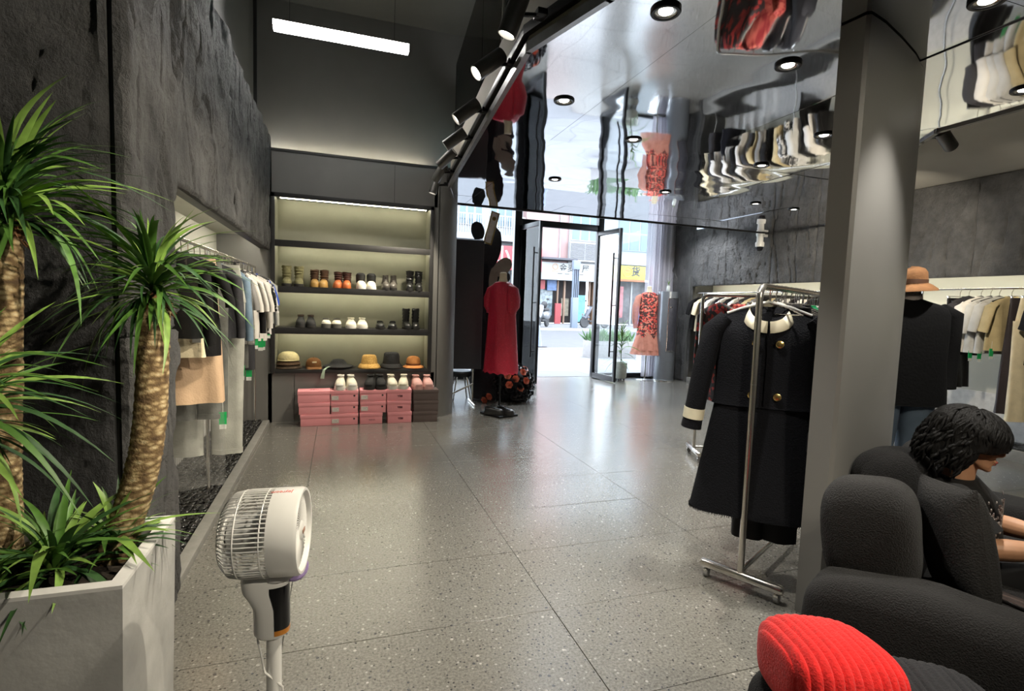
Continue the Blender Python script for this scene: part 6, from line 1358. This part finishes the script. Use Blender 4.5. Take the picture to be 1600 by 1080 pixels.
for k in range(420):
    a = R(rr.uniform(-90,270)); z = rr.uniform(-.10,.13); fz = max(0,-z/.13); rad = 1.0+.16*fz
    ce = math.sqrt(max(.05,1-(z/.142)**2))*(.97 if z > .05 else 1); p0 = Vector((.112*rad*ce*math.cos(a), .142*rad*ce*math.sin(a), z-.010)); pts = []
    if math.sin(a) < -.2 and z < .07: continue
    ln = rr.uniform(.06,.10)*(1 if z < .05 else .75); amp = rr.uniform(.004,.008); ph = rr.uniform(0,6)
    for j in range(8):
        u = j/7; out = 1+.10*math.sin(u*PI*.8) if z < .05 else 1+.9*(1-ce)*u**.7+.03
        pts.append(HH @ (Vector((p0.x*out, p0.y*out, p0.z-ln*u))+Vector((amp*math.sin(u*7+ph), amp*math.cos(u*7+ph), 0))))
    ck.tube(pts, [.002,.0055,.007,.007,.0065,.005,.003,.001], 6, True, None, .7)
for k in range(260):  # strands lying over the dome of the head
    az = rr.uniform(0,2*PI); t0 = rr.uniform(.05,.9); t1 = t0+rr.uniform(.5,.9); ph = rr.uniform(0,6)
    if math.sin(az) < -.15: t1 = min(t1, 1.42+.1*rr.random()); t0 = min(t0, t1-.4)
    pts = []
    for j in range(8):
        th = lerp(t0, t1, j/7); a2 = az+.10*math.sin(5*th+ph)
        sx = abs(math.sin(th))**.88; cz = math.copysign(abs(math.cos(th))**.88, math.cos(th)); ca = math.copysign(abs(math.cos(a2))**.88, math.cos(a2)); sa = math.copysign(abs(math.sin(a2))**.88, math.sin(a2))
        pts.append(HH @ Vector((.1165*sx*ca, .146*sx*sa, -.012+.144*cz)))
    ck.tube(pts, [.0015,.005,.0068,.007,.0068,.006,.004,.001], 6, True, None, .75)
for k in range(34):   # side locks over the cheek
    s = -1 if k % 2 else 1; z = rr.uniform(.02,.07); p0 = Vector((s*rr.uniform(.080,.104), -.012-rr.uniform(0,.030), z)); ph = rr.uniform(0,6)
    pts = [HH @ (p0+Vector((s*.010*math.sin(u*2.4)+.004*math.sin(7*u+ph), -.012*math.sin(u*3)+.006*math.cos(7*u+ph), -.15*u))) for u in [j/7 for j in range(8)]]
    ck.tube(pts, [.003,.008,.010,.010,.008,.006,.004,.001], 6, True, None, .7)
ck.build('curls', M_HAIR, hro, 80)
# t-shirt
ts = MB(); n = 36
ts.loft([[(hw*math.copysign(abs(math.cos(a))**.8, math.cos(a)), yc+th*math.copysign(abs(math.sin(a))**.9, math.sin(a))+.006*math.sin(5*a+z*30), z) for a in [2*PI*k/n for k in range(n)]] for z, hw, th, yc in ((.32,.175,.135,-.16),(.40,.180,.140,-.165),(.48,.170,.135,-.165),(.56,.172,.128,-.16),(.64,.182,.120,-.15),(.70,.186,.108,-.14),(.735,.165,.090,-.132),(.758,.125,.075,-.128),(.772,.078,.062,-.13))]); 
tso = ts.build('t_shirt', M_TEE, W_, 80)
for s in (-1,1): MB().tube([(s*.13,-.13,.725),(s*.175,-.14,.70),(s*.195,-.19,.645),(s*.205,-.235,.595)], [.058,.068,.066,.068], 18).build('sleeve', M_TEE, tso, 80)
MB().tube([(.078*math.cos(a), -.13+.062*math.sin(a), .770-.012*(math.sin(a) < 0)*abs(math.sin(a))) for a in [2*PI*k/24 for k in range(25)]], .006, 6, False).build('neckband', M_TEE, tso)
pr = MB(); rr = random.Random(8)
for k in range(260):
    a = R(rr.uniform(-172,-70)); z = rr.gauss(.635,.045); 
    if not .54 < z < .725: continue
    hw, th = .186, .124
    x = hw*math.copysign(abs(math.cos(a))**.8, math.cos(a)); y = -.152-th*abs(math.sin(a))**.9-.004
    pr.blob((x*1.01,y,z), (rr.uniform(.004,.009), .003, rr.uniform(.004,.008)), .8, 6, 4)
fpo = pr.build('floral_print', pattern('sequin_print', [(.3, srgb(150,140,136)), (.55, srgb(214,206,200)), (.8, srgb(120,100,96))], 80, 'cells', .4), tso); fpo['kind'] = 'stuff'
tr_ = MB()
for s in (-1,1):
    tr_.tube([(s*.09,-.12,.36),(s*.10,-.30,.40),(s*.11,-.52,.43),(s*.11,-.585,.40),(s*.11,-.60,.25),(s*.11,-.62,.06)], [.105,.095,.078,.072,.062,.052], 18)
tr_.build('trousers', mat('black_trousers', srgb(18,18,20), .9, var=.1), W_, 80)
for s in (-1,1): MB().blob((s*.11,-.68,.035), (.045,.13,.035), .8, 18, 10).build('shoe', M_BLACKP, W_)
t = thing('mobile_phone', 'mobile phone held in the hands of the seated woman', 'phone', sl_(.35,-.575,.605), SR, rot=(R(-35),0,SR)); MB().box((0,0,0), (.075,.15,.009), .004).build('body', _mats['phone_body'], t); MB().box((0,0,.005), (.068,.140,.0012), .0004).build('screen', _mats['phone_screen'], t)
